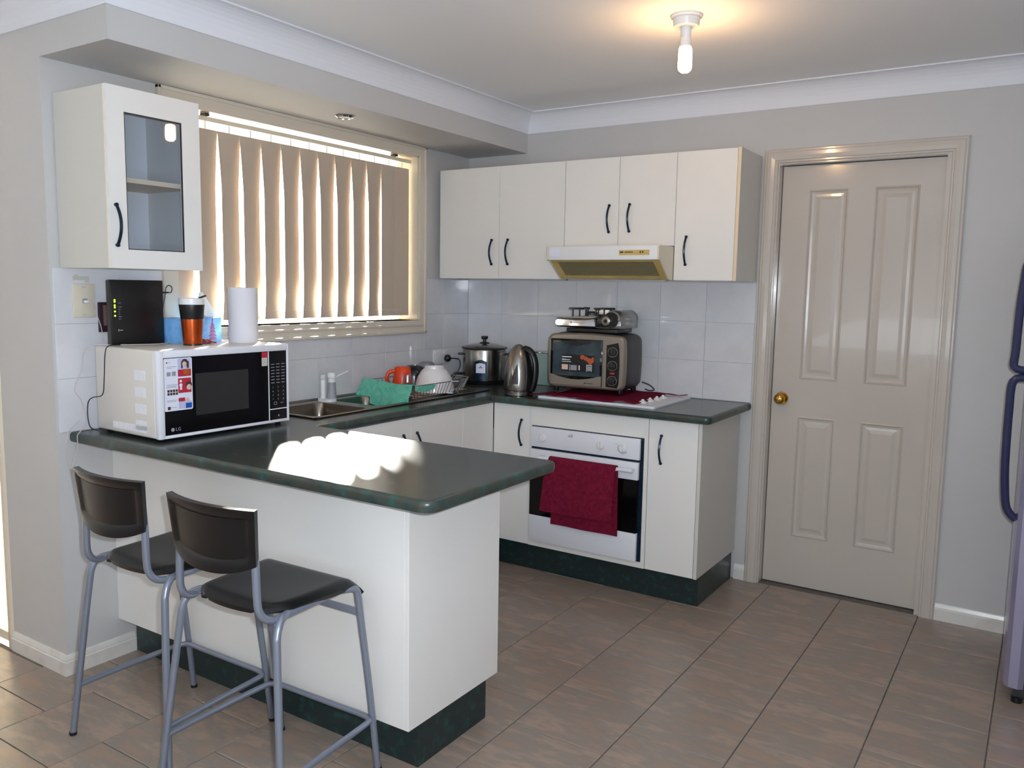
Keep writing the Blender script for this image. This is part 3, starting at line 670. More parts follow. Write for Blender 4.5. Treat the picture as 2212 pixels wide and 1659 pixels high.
# ================================================================= TOASTER OVEN (local frame: x right, y back, z up)
def bulged(w, h, z0, r, bx, bz, n=7):
    """rounded rectangle in x-z with bowed sides"""
    P = []
    base = rounded([(-w / 2, z0), (w / 2, z0), (w / 2, z0 + h), (-w / 2, z0 + h)], [r] * 4, n)
    full = []
    for i in range(len(base)):
        a, b = base[i], base[(i + 1) % len(base)]; L = math.hypot(b[0] - a[0], b[1] - a[1]); k = 8 if L > .08 else 1
        for j in range(k): t = j / k; full.append((a[0] + (b[0] - a[0]) * t, a[1] + (b[1] - a[1]) * t))
    for (x, z) in full:
        u = 2 * (z - z0) / h - 1; v = 2 * x / w
        P.append((x + (bx * (1 - u * u)) * (1 if x > 0 else -1) * min(1, abs(v) * 1.2), z + (bz * (1 - v * v) if z > z0 + h * .5 else 0)))
    return P
def loft(mb, secs, smooth=True, cap=True):
    n = len(secs[0][1]); vs = []
    for y, P in secs: vs += [(x, y, z) for x, z in P]
    mb.add(vs, [[j * n + i, j * n + (i + 1) % n, (j + 1) * n + (i + 1) % n, (j + 1) * n + i] for j in range(len(secs) - 1) for i in range(n)], smooth)
    if cap: mb.add([v for v in vs[:n]] + [v for v in vs[-n:]], [list(range(n)), list(range(n, 2 * n))])
    return mb
t = thing('toaster_oven', 'silver and grey toaster oven with three dials and a picture sticker on its glass door', 'toaster oven', (.992, -.352, .9235), math.radians(6)); t.scale = (1.05, 1.05, 1.0)
def B(d, dz=0): return bulged(.392 - 2 * d, .272 - 2 * d, .022 + d, .028, .006, .010)
W_ = obj('body', loft(MB(), [(.022, B(.006)), (.03, B(.003)), (.09, B(-.002)), (.2, B(-.003)), (.255, B(.004)), (.265, B(.012))]), 'darkgrey', t)
obj('front_frame', loft(MB(), [(-.004, B(.010)), (.0, B(.004)), (.008, B(.0)), (.022, B(.001)), (.0222, B(.008))]), 'silverpl', t)
dd = obj('glass_door', MB().box(-.180, .088, -.0105, -.004, .036, .272, .003), 'blackgl', t)
obj('window', MB().box(-.168, .078, -.0112, -.0105, .085, .262), mat('oven_window', rgb(70, 84, 90), 0.06, noise=9, col2=rgb(44, 52, 58)), dd)
lb = [(-.178, .038)] + [(-.178 + .264 * i / 12, .092 - .024 * math.sin(PI * i / 12)) for i in range(13)][::1] + [(.086, .038)]
obj('lower_trim', MB().prism(lb, -.0125, -.0113, 'y'), 'silverpl', dd)
hp_ = [(-.13 + .17 * i / 12, .262) for i in range(13)] + [(.04 - .17 * i / 12, .262 - .022 * math.sin(PI * i / 12)) for i in range(13)]
obj('door_handle', MB().prism(hp_[:13] + hp_[14:25], -.019, -.0105, 'y'), 'blackpl', dd)
st = MB(); st.mat(0).box(-.12, .052, -.0119, -.0113, .106, .192)
st.mat(1).box(-.118, -.098, -.0123, -.0119, .166, .170); st.box(-.118, -.068, -.0123, -.0119, .178, .183).box(-.118, -.075, -.0123, -.0119, .164, .168).box(-.118, -.07, -.0123, -.0119, .155, .158)
st.mat(2)
for (x, z, r) in ((-.012, .182, .012), (.006, .176, .011), (.02, .168, .012), (.036, .166, .012), (.03, .156, .010), (.042, .178, .007)): st.lathe([(r, .0119), (r * .8, .0124), (0, .0126)], 10, (x, 0, z), 'y', Matrix.Scale(-1, 4, (0, 1, 0)), smooth=False)
st.mat(3).box(-.118, -.086, -.0123, -.0119, .116, .142).box(-.112, -.092, -.0126, -.0123, .123, .137)
st.mat(1).box(-.078, -.076, -.0123, -.0119, .112, .142).box(-.03, -.024, -.0123, -.0119, .116, .140).box(.010, .012, -.0123, -.0119, .11, .145).box(.012, .038, -.0123, -.0119, .142, .145).box(.036, .038, -.0123, -.0119, .11, .145)
st.mat(4).box(.014, .034, -.0123, -.0119, .114, .139).box(-.072, -.04, -.0123, -.0119, .114, .14)
obj('picture_sticker', st, ['blackpl', 'whitepl', 'orangep', 'skin', 'greyp'], dd, label='dark picture sticker with roast chicken')
obj('lettering', MB().box(-.0, .046, -.0131, -.0125, .050, .053).box(.0, .004, -.0131, -.0125, .048, .057), 'darkgrey', dd)
pp = [(.108, .04), (.165, .035), (.172, .06), (.1745, .15), (.172, .235), (.165, .262), (.108, .248)]
cpn = obj('control_panel', MB().prism(pp, -.0062, -.0035, 'y'), 'black', t)
for z in (.214, .147, .072):
    k = MB(); k.mat(1).lathe([(.0245, 0), (.0245, .0015), (.0225, .0015), (.0225, 0)], 28, (.139, -.0062, z), 'y', Matrix.Scale(-1, 4, (0, 1, 0)))
    k.mat(0).lathe([(.021, .0), (.019, .014), (.0, .015)], 28, (.139, -.0062, z), 'y', Matrix.Scale(-1, 4, (0, 1, 0))); k.box(.1365, .1415, -.0275, -.020, z - .018, z + .018, .002)
    obj('dial', k, ['blackpl', 'silverpl'], t)
obj('power_light', MB().lathe([(.0135, 0), (.012, .003), (0, .0035)], 20, (.139, -.0062, .109), 'y', Matrix.Scale(-1, 4, (0, 1, 0)) @ Matrix.Scale(.55, 4, (0, 0, 1)) if False else Matrix.Scale(-1, 4, (0, 1, 0))), 'red', t) if False else obj('power_light', MB().box(.126, .152, -.009, -.0062, .104, .114, .003), 'red', t)
for (x, y) in ((-.165, .035), (.165, .035), (-.165, .235), (.165, .235)):
    obj('foot', MB().lathe([(.012, 0), (.014, .006), (.013, .022), (.018, .026)], 14, (x, y, 0)), 'blackpl', t)
vs_ = MB()
for j in range(9):
    for i in range(7): vs_.box(.1998, .2022, .075 + i * .017, .086 + i * .017, .17 + j * .008, .1725 + j * .008)
obj('vent_slots', vs_, 'blackpl', t, stuff=True)
obj('cord', MB().tube([(.2, .262, .045), (.235, .275, .03), (.262, .27, .008), (.24, .262, .002), (.21, .285, .006)], .0032, 8, sub=6), 'blackcord', t)

# portable gas stove standing on the toaster oven
g = thing('gas_stove', 'silver portable gas stove standing on top of the toaster oven', 'gas stove', (.998, -.345, 1.2285), math.radians(4)); g.scale = (1.08, 1.0, 1.08)
obj('base_tray', MB().box(-.12, .135, .02, .235, .0, .020, .004), 'blackpl', g)
def sbody():
    mb = MB(); secs = []
    # body cross-section in x-z, swept along y with rounded front
    def sec(dy, inset, low=0.0):
        P = []
        xs_ = [-.168 + inset, -.158 + inset * .6, -.13, -.05, .02, .06]
        return xs_
    # left deck
    P = [(-.160, .024), (-.170, .034), (-.170, .056), (-.160, .068), (-.12, .066), (-.06, .063), (0, .067), (.04, .076), (.045, .024)]
    n = len(P); c_ = (-.06, .045)
    sc_ = lambda k: [(c_[0] + (x - c_[0]) * (1 - .05 * k), c_[1] + (z - c_[1]) * (1 - .35 * k)) for x, z in P]
    loft(mb, [(-.012, sc_(1)), (-.006, sc_(.5)), (.004, sc_(0)), (.25, sc_(0)), (.258, sc_(.5))], smooth=True)
    return mb
obj('body', sbody(), 'chrome', g)
obj('burner_deck', MB().prism([(-.15, .0665), (.04, .0665), (.05, .078), (.05, .081), (.035, .078), (-.15, .070)], .02, .245, 'y'), 'silverpl', g)
cc = MB().lathe([(.020, .004), (.040, .0045), (.0425, .012), (.0425, .245), (.038, .256), (.0, .258)], 30, (.118, 0, .064), 'y')
cc.box(.045, .16, .004, .245, .022, .06, .004)
obj('canister_housing', cc, 'steel', g)
fcx = MB().lathe([(.0, .006), (.030, .005), (.036, .002), (.036, .0)], 26, (.112, 0, .062), 'y'); obj('recess', fcx.box(.045, .095, -.002, .004, .028, .088, .003), 'black', g)
kk = MB(); kk.mat(1).lathe([(.021, .0), (.0205, .012), (.012, .016), (.0, .016)], 24, (.092, -.002, .058), 'y', Matrix.Scale(-1, 4, (0, 1, 0))); kk.mat(0).lathe([(.009, .016), (.008, .018), (0, .018)], 16, (.092, -.002, .058), 'y', Matrix.Scale(-1, 4, (0, 1, 0)))
obj('knob', kk, ['blackpl', 'silverpl'], g)
obj('lettering', MB().box(-.085, -.078, -.0135, -.012, .042, .05).box(-.072, -.02, -.0135, -.012, .0445, .048), 'greyp', g)
obj('burner', MB().lathe([(.03, .08), (.03, .09), (.024, .097), (.0, .098)], 24, (-.035, .13, 0)), 'darkgrey', g)
for k in range(4):
    an = math.radians(40 + 90 * k); dx, dy = math.cos(an), math.sin(an); m_ = MB()
    for rr in (.062, .096): m_.box(-.0035, .0035, -.0035, .0035, .068, .108, .001, M4=Matrix.Translation((-.035 + dx * rr, .13 + dy * rr, 0)) @ Matrix.Rotation(an, 4, 'Z'))
    m_.box(.038, .118, -.003, .003, .105, .113, .001, M4=Matrix.Translation((-.035, .13, 0)) @ Matrix.Rotation(an, 4, 'Z'))
    for q_ in range(9): m_.box(.041 + q_ * .0085, .045 + q_ * .0085, -.0035, .0035, .112, .1155, M4=Matrix.Translation((-.035, .13, 0)) @ Matrix.Rotation(an, 4, 'Z'))
    obj('pan_support', m_, 'blackpl', g)

# ================================================================= KETTLE
kt = thing('kettle', 'stainless steel electric kettle with black handle and side water gauge', 'kettle', (.672, -.476, ZT), math.radians(-58))
# local -y... here x axis points towards the camera side; profile is a pointed dome
kp = [(.074, .020), (.0755, .03), (.0755, .055), (.074, .09), (.070, .13), (.0635, .165), (.054, .2), (.042, .228), (.028, .248), (.014, .258), (.0, .261)]
obj('body', MB().lathe(kp, 40), 'steel', kt)
obj('base', MB().lathe([(.074, .0), (.077, .003), (.077, .013), (.073, .0135), (.073, .0155), (.0755, .016), (.0755, .020), (.07, .0205)], 40), 'steel', kt)
def on_kettle(a, z, off):
    for i in range(len(kp) - 1):
        if kp[i][1] <= z <= kp[i + 1][1]:
            u = (z - kp[i][1]) / (kp[i + 1][1] - kp[i][1]); r = kp[i][0] + (kp[i + 1][0] - kp[i][0]) * u + off; return (r * math.cos(a), r * math.sin(a), z)
def gauge(s, t):
    z = .062 + .102 * t; wd = .40 * (1 - t ** 1.6) + .03; a = math.radians(-16) + .18 * t + (s - .5) * wd * 1.25
    return on_kettle(a, z, .0015)
obj('water_gauge', MB().grid(gauge, 8, 14, thick=.001), 'darkgrey', kt)
ha = math.radians(66)
hpts = []
for (r, z) in ((.030, .240), (.055, .234), (.078, .212), (.092, .175), (.096, .13), (.092, .085), (.084, .05), (.076, .026)): hpts.append((r * math.cos(ha), r * math.sin(ha), z))
hb = MB().tube(hpts, .015, 12, sub=5, flat=1.35)
hb.grid(lambda s, t: on_kettle(ha + (s - .5) * (1.25 - .5 * t), .024 + .215 * t, .0025), 8, 18, thick=.003)
obj('handle', hb, 'blackpl', kt)
sp = MB().grid(lambda s, t: tuple(Vector(on_kettle(math.radians(-150) + (s - .5) * .7, .175 + .06 * t, .001)) + Vector((math.cos(math.radians(-150)), math.sin(math.radians(-150)), 0)) * .016 * math.sin(PI * s) * t), 8, 6, thick=.001)
obj('spout', sp, 'steel', kt)
obj('seam', MB().lathe([(.0762, .026), (.0764, .028), (.0762, .03)], 40), 'blackpl', kt)

# ================================================================= RICE COOKER
rc = thing('rice_cooker', 'stainless steel rice cooker with lid and black knob, in the corner beside the kettle', 'rice cooker', (.232, -.152, ZT))
obj('body', MB().lathe([(.112, .018), (.1215, .022), (.1225, .03), (.1225, .19), (.121, .196), (.118, .198)], 44), 'steel', rc)
obj('base', MB().lathe([(.105, 0), (.115, .004), (.12, .018), (.11, .019)], 36), 'blackpl', rc)
obj('rim', MB().lathe([(.118, .198), (.130, .2), (.131, .204), (.128, .208), (.120, .207)], 44), 'darkgrey', rc)
ld = obj('lid', MB().lathe([(.122, .207), (.115, .213), (.08, .222), (.04, .228), (.0, .230)], 44), 'steel', rc)
obj('lid_knob', MB().lathe([(.030, .229), (.028, .233), (.010, .238), (.009, .25), (.018, .253), (.0195, .256), (.0195, .268), (.017, .27), (.0, .27)], 24), 'blackpl', ld)
dirc = math.atan2(-3.9, 2.73)
for s_ in (0, PI):
    a = dirc + PI / 2 + s_; m_ = MB().box(.118, .152, -.03, .03, .163, .172, .004, M4=Matrix.Rotation(a, 4, 'Z')); obj('side_handle', m_, 'blackpl', rc)
def onc(a, z, o_): return ((.1225 + o_) * math.cos(a), (.1225 + o_) * math.sin(a), z)
fa = dirc - .17
pl_ = MB(); pl_.grid(lambda s, t: onc(fa + (s - .5) * .56, .022 + (.108 + .012 * math.sin(PI * s)) * t, .004), 12, 6, thick=.003); fp = obj('switch_panel', pl_, 'handle', rc)
obj('label', MB().grid(lambda s, t: onc(fa + (s - .5) * .42, .068 + (.050 + .006 * math.sin(PI * s)) * t, .0052), 10, 3, thick=.0006), 'stickw', fp)
obj('lettering', MB().grid(lambda s, t: onc(fa + (s - .5) * .17, .097 + .004 * t, .0058), 6, 1, thick=.0004).grid(lambda s, t: onc(fa + (s - .5) * .04, .103 + .006 * t, .0058), 3, 1, thick=.0004), 'bluep', fp)
obj('switch_lever', MB().grid(lambda s, t: onc(fa + (s - .5) * .12, .036 + .012 * t, .0075), 4, 2, thick=.006), 'blackpl', fp)
sb_ = MB().tube([(-.118, -.05, .05), (-.142, -.075, .052), (-.15, -.085, .05)], .008, 8); obj('cord_socket', sb_, 'blackpl', rc)
# power point on the window wall and the plugged-in cord
pt = thing('power_point', 'white double power point on the tiled window wall beside the rice cooker', 'power point', (.0065, -.274, 1.045))
W('plate', MB().box(.0065, .015, -.345, -.203, 1.006, 1.086, .003), 'whitepl', pt)
for y in (-.325, -.25): W('switch', MB().box(.015, .019, y - .006, y + .006, 1.062, 1.076, .002), 'whitepl', pt)
W('plug', MB().lathe([(.018, 0), (.021, .004), (.021, .02), (.014, .028), (.006, .034), (.0, .035)], 20, (.0155, -.232, 1.036), 'x'), 'blackpl', rc)
W('cord', MB().tube([(.045, -.232, 1.036), (.075, -.225, 1.037), (.10, -.215, 1.03), (.105, -.215, .99), (.09, -.235, .945), (.065, -.25, .912), (.068, -.262, .925), (.082, -.245, .951)], .0035, 8, sub=6), 'blackcord', rc)
# board leaning behind kettle
bd = MB().box(.47, .94, -.0135, -.0085, .0, .186, .002)
o = thing('glass_board', 'frosted greenish board with a silver top edge leaning on the tiles behind the kettle', 'board', (.70, -.04, ZT + .0005))
M4 = Matrix.Translation((0, -.03, ZT + .001)) @ Matrix.Rotation(math.radians(-6), 4, 'X')
W('board', MB().box(.475, .94, -.003, .003, .0, .182, .002, M4=M4), 'board', o)
W('edge_rail', MB().box(.47, .945, -.006, .006, .178, .190, .003, M4=M4), 'chrome', o)

# ================================================================= SINK, TAP, DISH RACK
sk_ = thing('sink', 'stainless steel double bowl sink with drainer under the window', 'sink', (.26, -1.06, ZT))
X0, X1, Y0, Y1 = .055, .470, -1.690, -.44
BW = [(.125, .440, -1.655, -1.335, .15), (.125, .425, -1.262, -1.03, .12)]
def plate_with_holes():
    mb = MB(); z0, z1 = ZT + .0006, ZT + .0042
    ys = sorted({Y0, Y1, BW[0][2], BW[0][3], BW[1][2], BW[1][3]}); xs_ = sorted({X0, X1, .125, .440, .425})
    for i in range(len(xs_) - 1):
        for j in range(len(ys) - 1):
            cx, cy = (xs_[i] + xs_[i + 1]) / 2, (ys[j] + ys[j + 1]) / 2
            if any(b[0] < cx < b[1] and b[2] < cy < b[3] for b in BW): continue
            mb.add([(xs_[i], ys[j], z1), (xs_[i + 1], ys[j], z1), (xs_[i + 1], ys[j + 1], z1), (xs_[i], ys[j + 1], z1)], [[0, 1, 2, 3]])
    # raised rim
    for (a, b, c_, d) in ((X0, X1, Y0, Y0 + .012), (X0, X1, Y1 - .012, Y1), (X0, X0 + .012, Y0, Y1), (X1 - .012, X1, Y0, Y1)): mb.box(a, b, c_, d, z0, ZT + .0075, .0022, 2)
    return mb
W('sink_top', plate_with_holes(), 'sink', sk_)
for (a, b, c_, d, dp) in BW:
    P0 = rounded([(a, c_), (b, c_), (b, d), (a, d)], [.045] * 4, 5); cx, cy = (a + b) / 2, (c_ + d) / 2; mb = MB(); n = len(P0); vs = []
    lv = [(1.0, .0042), (.985, .0), (.95, -dp * .5), (.9, -dp + .02), (.82, -dp), (.12, -dp - .004)]
    for k, z in lv: vs += [(cx + (x - cx) * k, cy + (y - cy) * k, ZT + z) for x, y in P0]
    mb.add(vs, [[j * n + i, j * n + (i + 1) % n, (j + 1) * n + (i + 1) % n, (j + 1) * n + i] for j in range(len(lv) - 1) for i in range(n)] + [[(len(lv) - 1) * n + i for i in range(n)]], True)
    # corner fillets between the rounded bowl and the square opening
    for (qx, qy, sx, sy) in ((a, c_, 1, 1), (b, c_, -1, 1), (b, d, -1, -1), (a, d, 1, -1)):
        arc = [(qx + sx * .045 * (1 - math.sin(t)), qy + sy * .045 * (1 - math.cos(t)), ZT + .0042) for t in [PI / 2 * i / 5 for i in range(6)]]
        for i in range(5): mb.add([(qx, qy, ZT + .0042), arc[i], arc[i + 1]], [[0, 1, 2]])
    bwl = W('bowl', mb, 'sink', sk_)
    W('drain', MB().lathe([(.038, -dp + .0), (.036, -dp + .002), (.0, -dp + .0015)], 20, (cx, cy, ZT)), 'chrome', bwl)
rd = MB()
for i in range(9): x = .12 + i * .036; rd.box(x, x + .008, -.97, -.50, ZT + .0042, ZT + .0062, .0015)
W('drainer_ribs', rd, 'sink', sk_)
# mixer tap
tp = thing('kitchen_tap', 'white kitchen mixer tap with grey lower barrel and raised lever, behind the sink bowl', 'tap', (.135, -1.295, ZT))
W('base', MB().prism(rounded([(.09, -1.325), (.175, -1.325), (.175, -1.26), (.09, -1.26)], [.025] * 4, 6), ZT + .0045, ZT + .018, 'z'), 'whitepl', tp)
W('body', MB().lathe([(.013, .018), (.013, .100), (.0115, .102), (.0115, .104), (.013, .106), (.013, .126), (.0, .128)], 24, (.112, -1.298, ZT)), 'whitepl', tp)
W('barrel', MB().lathe([(.0225, .018), (.0205, .05), (.018, .094), (.0, .0945)], 28, (.150, -1.280, ZT)), 'greyp', tp, label='grey barrel')
W('cap', MB().lathe([(.0175, .0945), (.0175, .110), (.016, .1105), (.016, .112), (.0195, .113), (.0205, .12), (.0195, .134), (.015, .139), (.0, .14)], 28, (.150, -1.280, ZT)), 'whitepl', tp)
W('lever', MB().tube([(.150, -1.263, ZT + .110), (.152, -1.235, ZT + .122), (.155, -1.20, ZT + .132), (.157, -1.182, ZT + .138)], .0045, 8, flat=.7), 'whitepl', tp)
# dish rack
rk = thing('dish_rack', 'silver wire dish rack on the sink drainer', 'dish rack', (.27, -.78, ZT + .0065))
TR = [(.085, -.985), (.440, -1.045), (.440, -.700), (.395, -.524), (.12, -.50)]; zt_, zb_ = .975, ZT + .0105
TR = [(.078, -.985), (.440, -1.045), (.440, -.690), (.395, -.520), (.078, -.500)]
R3 = rounded(TR, [.03, .03, .05, .04, .03], 4)
cxr, cyr = .26, -.78
BR = [(cxr + (x - cxr) * .86, cyr + (y - cyr) * .9) for x, y in R3]
wr_ = MB(); wr_.tube([(x, y, zt_) for x, y in R3], .0022, 8, cyc=True); wr_.tube([(x, y, zb_ + .002) for x, y in BR], .002, 8, cyc=True)
W('rim', wr_, 'chrome', rk)
# upright wires all round and floor wires
def along(P, step):
    out = []; n = len(P); acc = 0
    for i in range(n):
        a, b = Vector(P[i]), Vector(P[(i + 1) % n]); L = (b - a).length; t = (step - acc) if acc else 0
        while t <= L: out.append((i, t / L)); t += step
        acc = (L - (t - step))
    return out
wires = MB()
for (i, t) in along(R3, .0245):
    a = Vector(R3[i]).lerp(Vector(R3[(i + 1) % len(R3)]), t); b = Vector(BR[i]).lerp(Vector(BR[(i + 1) % len(R3)]), t)
    wires.tube([(a.x, a.y, zt_), (b.x, b.y, zb_ + .002)], .0013, 5)
for k in range(18):
    y = -1.0 + k * .026; wires.tube([(.115, y, zb_ + .0025), (.41, y, zb_ + .0025)], .0013, 5)
W('wire', wires, 'chrome', rk, stuff=True)
W('foot', MB().box(.13, .40, -.98, -.974, ZT + .0065, zb_), 'blackpl', rk); W('foot', MB().box(.13, .40, -.6, -.594, ZT + .0065, zb_), 'blackpl', rk)
# things in the rack
RZ = zb_ + .004
bo = obj('bowl', MB().lathe([(.0, .114), (.044, .114), (.049, .126), (.0515, .126), (.052, .116), (.066, .106), (.085, .076), (.099, .035), (.104, .004), (.104, .0), (.100, .0), (.094, .035), (.078, .075), (.05, .104), (.0, .108)], 48), 'china'); bo.location = (.318, -.722, RZ); bo.rotation_euler = (math.radians(0), 0, 0)
tag(bo, 'large white china bowl turned upside down in the dish rack', 'bowl')
pc = thing('saucepan', 'small black pot turned over, behind the white bowl in the dish rack', 'pot', (.138, -.668, RZ))
obj('body', MB().lathe([(.0, .118), (.03, .117), (.052, .108), (.066, .09), (.071, .06), (.072, .0), (.069, .0), (.067, .06), (.05, .10), (.0, .11)], 36), 'black', pc)
obj('knob_mark', MB().lathe([(.006, .1175), (.004, .124), (.0, .125)], 12, (.012, -.006, -.0005)), 'china', pc, label='small pale foot')
mg = thing('mug', 'orange mug lying upside down in the dish rack', 'mug', (.19, -.822, RZ), math.radians(-35))
mg.scale = (1.12, 1.12, 1.18)
obj('body', MB().lathe([(.0, .105), (.030, .105), (.036, .099), (.043, .05), (.045, .0), (.042, .0), (.040, .05), (.033, .095), (.0, .1)], 36, M4=Matrix.Rotation(0, 4, 'X')), 'orange', mg)
obj('handle', MB().tube([(.010, -.038, .088), (.006, -.062, .082), (.004, -.074, .06), (.004, -.068, .036), (.008, -.042, .024)], .0085, 10, sub=5), 'orange', mg)
tb = obj('tumbler', MB().lathe([(.0, .085), (.024, .085), (.026, .083), (.033, .0), (.031, .0), (.0245, .078), (.0, .079)], 30), 'tumbler'); tb.location = (.330, -.945, RZ); tb.scale = (.9, .9, 1.22); tag(tb, 'clear glass tumbler standing upside down between the orange mug and the green cloth', 'glass')
gc = obj('container', MB().lathe([(.0, .128), (.03, .127), (.044, .12), (.05, .1), (.052, .0), (.049, .0), (.047, .1), (.0, .12)], 30), 'greycont'); gc.location = (.125, -.545, RZ); gc.scale = (.9, .9, 1.0); tag(gc, 'smoky grey container turned over behind the white bowl, by the power point', 'container')
# green dishcloth hung over the near end of the rack
def gcloth(s, t):
    # draped over the near end rim: s across the rack (x), t from inside the rack over the rim and down
    x = .078 + .372 * s; yr = -.985 - .062 * s
    L = .088 + .030 * math.sin(PI * min(1, s * .95 + .05)) + .012 * s
    if t < .25: u = 1 - t / .25; y = yr + .03 * u; z = zt_ + .006 - .012 * u
    else: u = (t - .25) / .75; y = yr - .010 - .030 * u - .010 * math.sin(s * 8 + u * 2) * u; z = zt_ + .006 - L * u; x += -.012 * u * (1 - s) + .004 * math.sin(u * 7)
    z += .004 * math.sin(s * 7)
    return (x, y, z)
gm = MB().grid(gcloth, 24, 24, thick=.003)
o = obj('dishcloth', gm, 'green'); tag(o, 'green dishcloth hanging over the end of the dish rack above the small sink bowl', 'cloth')
obj('corner_fold', MB().grid(lambda s, t: (.447 + .004 * math.sin(s * 6), -1.035 + .165 * s, .976 - .004 * s - (.045 * (1 - s) ** .6 * (.35 + 1.3 * s) + .001) * t), 12, 6, thick=.0025), 'green', o)

# ================================================================= MICROWAVE (local frame: x right, y back)
mw = thing('microwave', 'white microwave oven with black glass door and a picture sticker, on the benchtop', 'microwave', (.4447, -2.0927, ZT + .0003), math.radians(88.7))
obj('body', MB().box(-.2805, .2805, .018, .382, .011, .314, .008, 3), 'mwside', mw)
def framed(mb, x0, x1, z0, z1, y0, y1, hx0, hx1, hz0, hz1):
    mb.box(x0, hx0, y0, y1, z0, z1, .003); mb.box(hx1, x1, y0, y1, z0, z1, .003); mb.box(hx0 - .003, hx1 + .003, y0, y1, z0, hz0, .003); mb.box(hx0 - .003, hx1 + .003, y0, y1, hz1, z1, .003); return mb
obj('front_frame', framed(MB(), -.2805, .2805, .011, .314, -.004, .019, -.2575, .271, .022, .2885), 'mwhite', mw)
dr = obj('door', MB().box(-.2575, .1825, .0, .017, .0225, .288), 'blackgl', mw)
obj('window_screen', MB().box(-.135, .09, -.0006, .0, .080, .228), 'mwwin', dr)
obj('control_panel', MB().box(.187, .2705, .0, .017, .0655, .288), 'blackgl', mw)
obj('door_button', MB().box(.187, .2705, -.001, .017, .0225, .0618, .001, 1, smooth=False), 'blackgl', mw)
obj('divider', MB().box(.1826, .1868, -.001, .004, .0225, .288).box(.187, .2705, -.001, .004, .0618, .0655), 'mwhite', mw)
kx = [.204, .229, .254]
mk = MB()
for r, z in enumerate((.238, .226, .214, .202, .190, .178, .166)):
    for x in kx: mk.box(x - .008, x + .008, -.0006, .0, z - .0012, z + .0012)
for r in range(4):
    for c_ in range(3):
        ch = '123456789*0#'[r * 3 + c_]
        text_mb(ch, .011, (kx[c_], -.0007, .148 - r * .0155), (1, 0, 0), (0, 0, 1), mk)
mk.box(.208, .222, -.0006, .0, .080, .0815).box(.208, .222, -.0006, .0, .090, .0915).box(.208, .2095, -.0006, .0, .080, .0915).box(.2205, .222, -.0006, 0, .080, .0915)
text_mb('start', .009, (.247, -.0007, .087), (1, 0, 0), (0, 0, 1), mk)
obj('keypad_marks', mk, 'greyp', mw, stuff=True)
obj('button_mark', MB().box(.226, .232, -.0016, -.001, .034, .040), 'greyp', mw)
lg = MB().lathe([(.0065, 0), (.0065, .0006)], 24, (-.228, 0, .040), 'y', Matrix.Scale(-1, 4, (0, 1, 0))); text_mb('LG', .017, (-.207, -.0007, .040), (1, 0, 0), (0, 0, 1), lg)
obj('logo', lg, 'greyp', dr)
# picture sticker on the door
s1 = MB(); D0, D1, D2, D3 = -.0008, -.0012, -.0016, -.002
s1.mat(0).prism(rounded([(-.2555, .105), (-.1475, .105), (-.1475, .2865), (-.2555, .2865)], [.004, .006, .006, .004], 3), -.0009, .0, 'y')
s1.mat(1)  # lavender lines of small print
for (x0, x1, z) in ((-.247, -.208, .257), (-.245, -.225, .252), (-.247, -.203, .195), (-.247, -.21, .190), (-.247, -.208, .186), (-.247, -.205, .141), (-.247, -.213, .137), (-.234, -.21, .116)): s1.box(x0, x1, D1, -.0009, z, z + .0016)
text_mb('LG', .008, (-.235, -.0013, .272), (1, 0, 0), (0, 0, 1), s1)
s1.mat(2).lathe([(.0028, 0), (.0028, .0004)], 14, (-.2445, -.0009, .272), 'y', Matrix.Scale(-1, 4, (0, 1, 0)))
s1.box(-.203, -.152, D1, -.0009, .222, .246).box(-.203, -.152, D1, -.0009, .165, .216).box(-.203, -.178, D1, -.0009, .135, .148)   # red fields
s1.mat(3).box(-.203, -.152, D1, -.0009, .2462, .284).box(-.203, -.152, D1, -.0009, .110, .1348)
s1.mat(4)  # hair
s1.lathe([(.0135, 0), (.013, .0003)], 16, (-.176, D1, .269), 'y', Matrix.Scale(-1, 4, (0, 1, 0))); s1.box(-.190, -.184, D2, D1, .250, .272).box(-.168, -.160, D2, D1, .250, .274)
s1.lathe([(.013, 0), (.013, .0003)], 16, (-.162, D1, .191), 'y', Matrix.Scale(-1, 4, (0, 1, 0)))
s1.mat(5)
for (x, z, r) in ((-.177, .264, .009), (-.161, .183, .010), (-.170, .139, .008)): s1.lathe([(r, .0003), (r * .9, .0007)], 16, (x, D1, z), 'y', Matrix.Scale(-1, 4, (0, 1, 0)))
s1.mat(6).box(-.181, -.156, D2, D1, .229, .247, .0002).lathe([(.011, .0003), (.010, .0006)], 14, (-.167, D1, .236), 'y', Matrix.Scale(-1, 4, (0, 1, 0)))
s1.mat(7).box(-.176, -.152, D2, D1, .110, .128).box(-.2465, -.2465 + .0001, D1, D0, .2, .2001)
s1.mat(0).lathe([(.005, .0003), (.0045, .0006)], 12, (-.193, D1, .206), 'y', Matrix.Scale(-1, 4, (0, 1, 0))).lathe([(.0065, .0003), (.006, .0006)], 12, (-.193, D1, .192), 'y', Matrix.Scale(-1, 4, (0, 1, 0))).box(-.197, -.189, D2, D1, .176, .188)
s1.mat(1).box(-.246, -.231, D1, -.0009, .226, .240).box(-.226, -.211, D1, -.0009, .226, .240).box(-.226, -.211, D2, D1, .2395, .241).box(-.240, -.237, D2, D1, .228, .238)
s1.mat(4)
for r in range(2):
    for c_ in range(4): s1.box(-.245 + c_ * .0105, -.2365 + c_ * .0105, D1, -.0009, .160 + r * .0105, .1685 + r * .0105)
s1.box(-.245, -.2345, D1, -.0009, .110, .121)
obj('picture_sticker', s1, ['stickw', 'greyp', 'red', 'lav', 'brownp', 'skin', 'orangep', 'bluep'], dr, label='white promotional sticker with small red pictures')
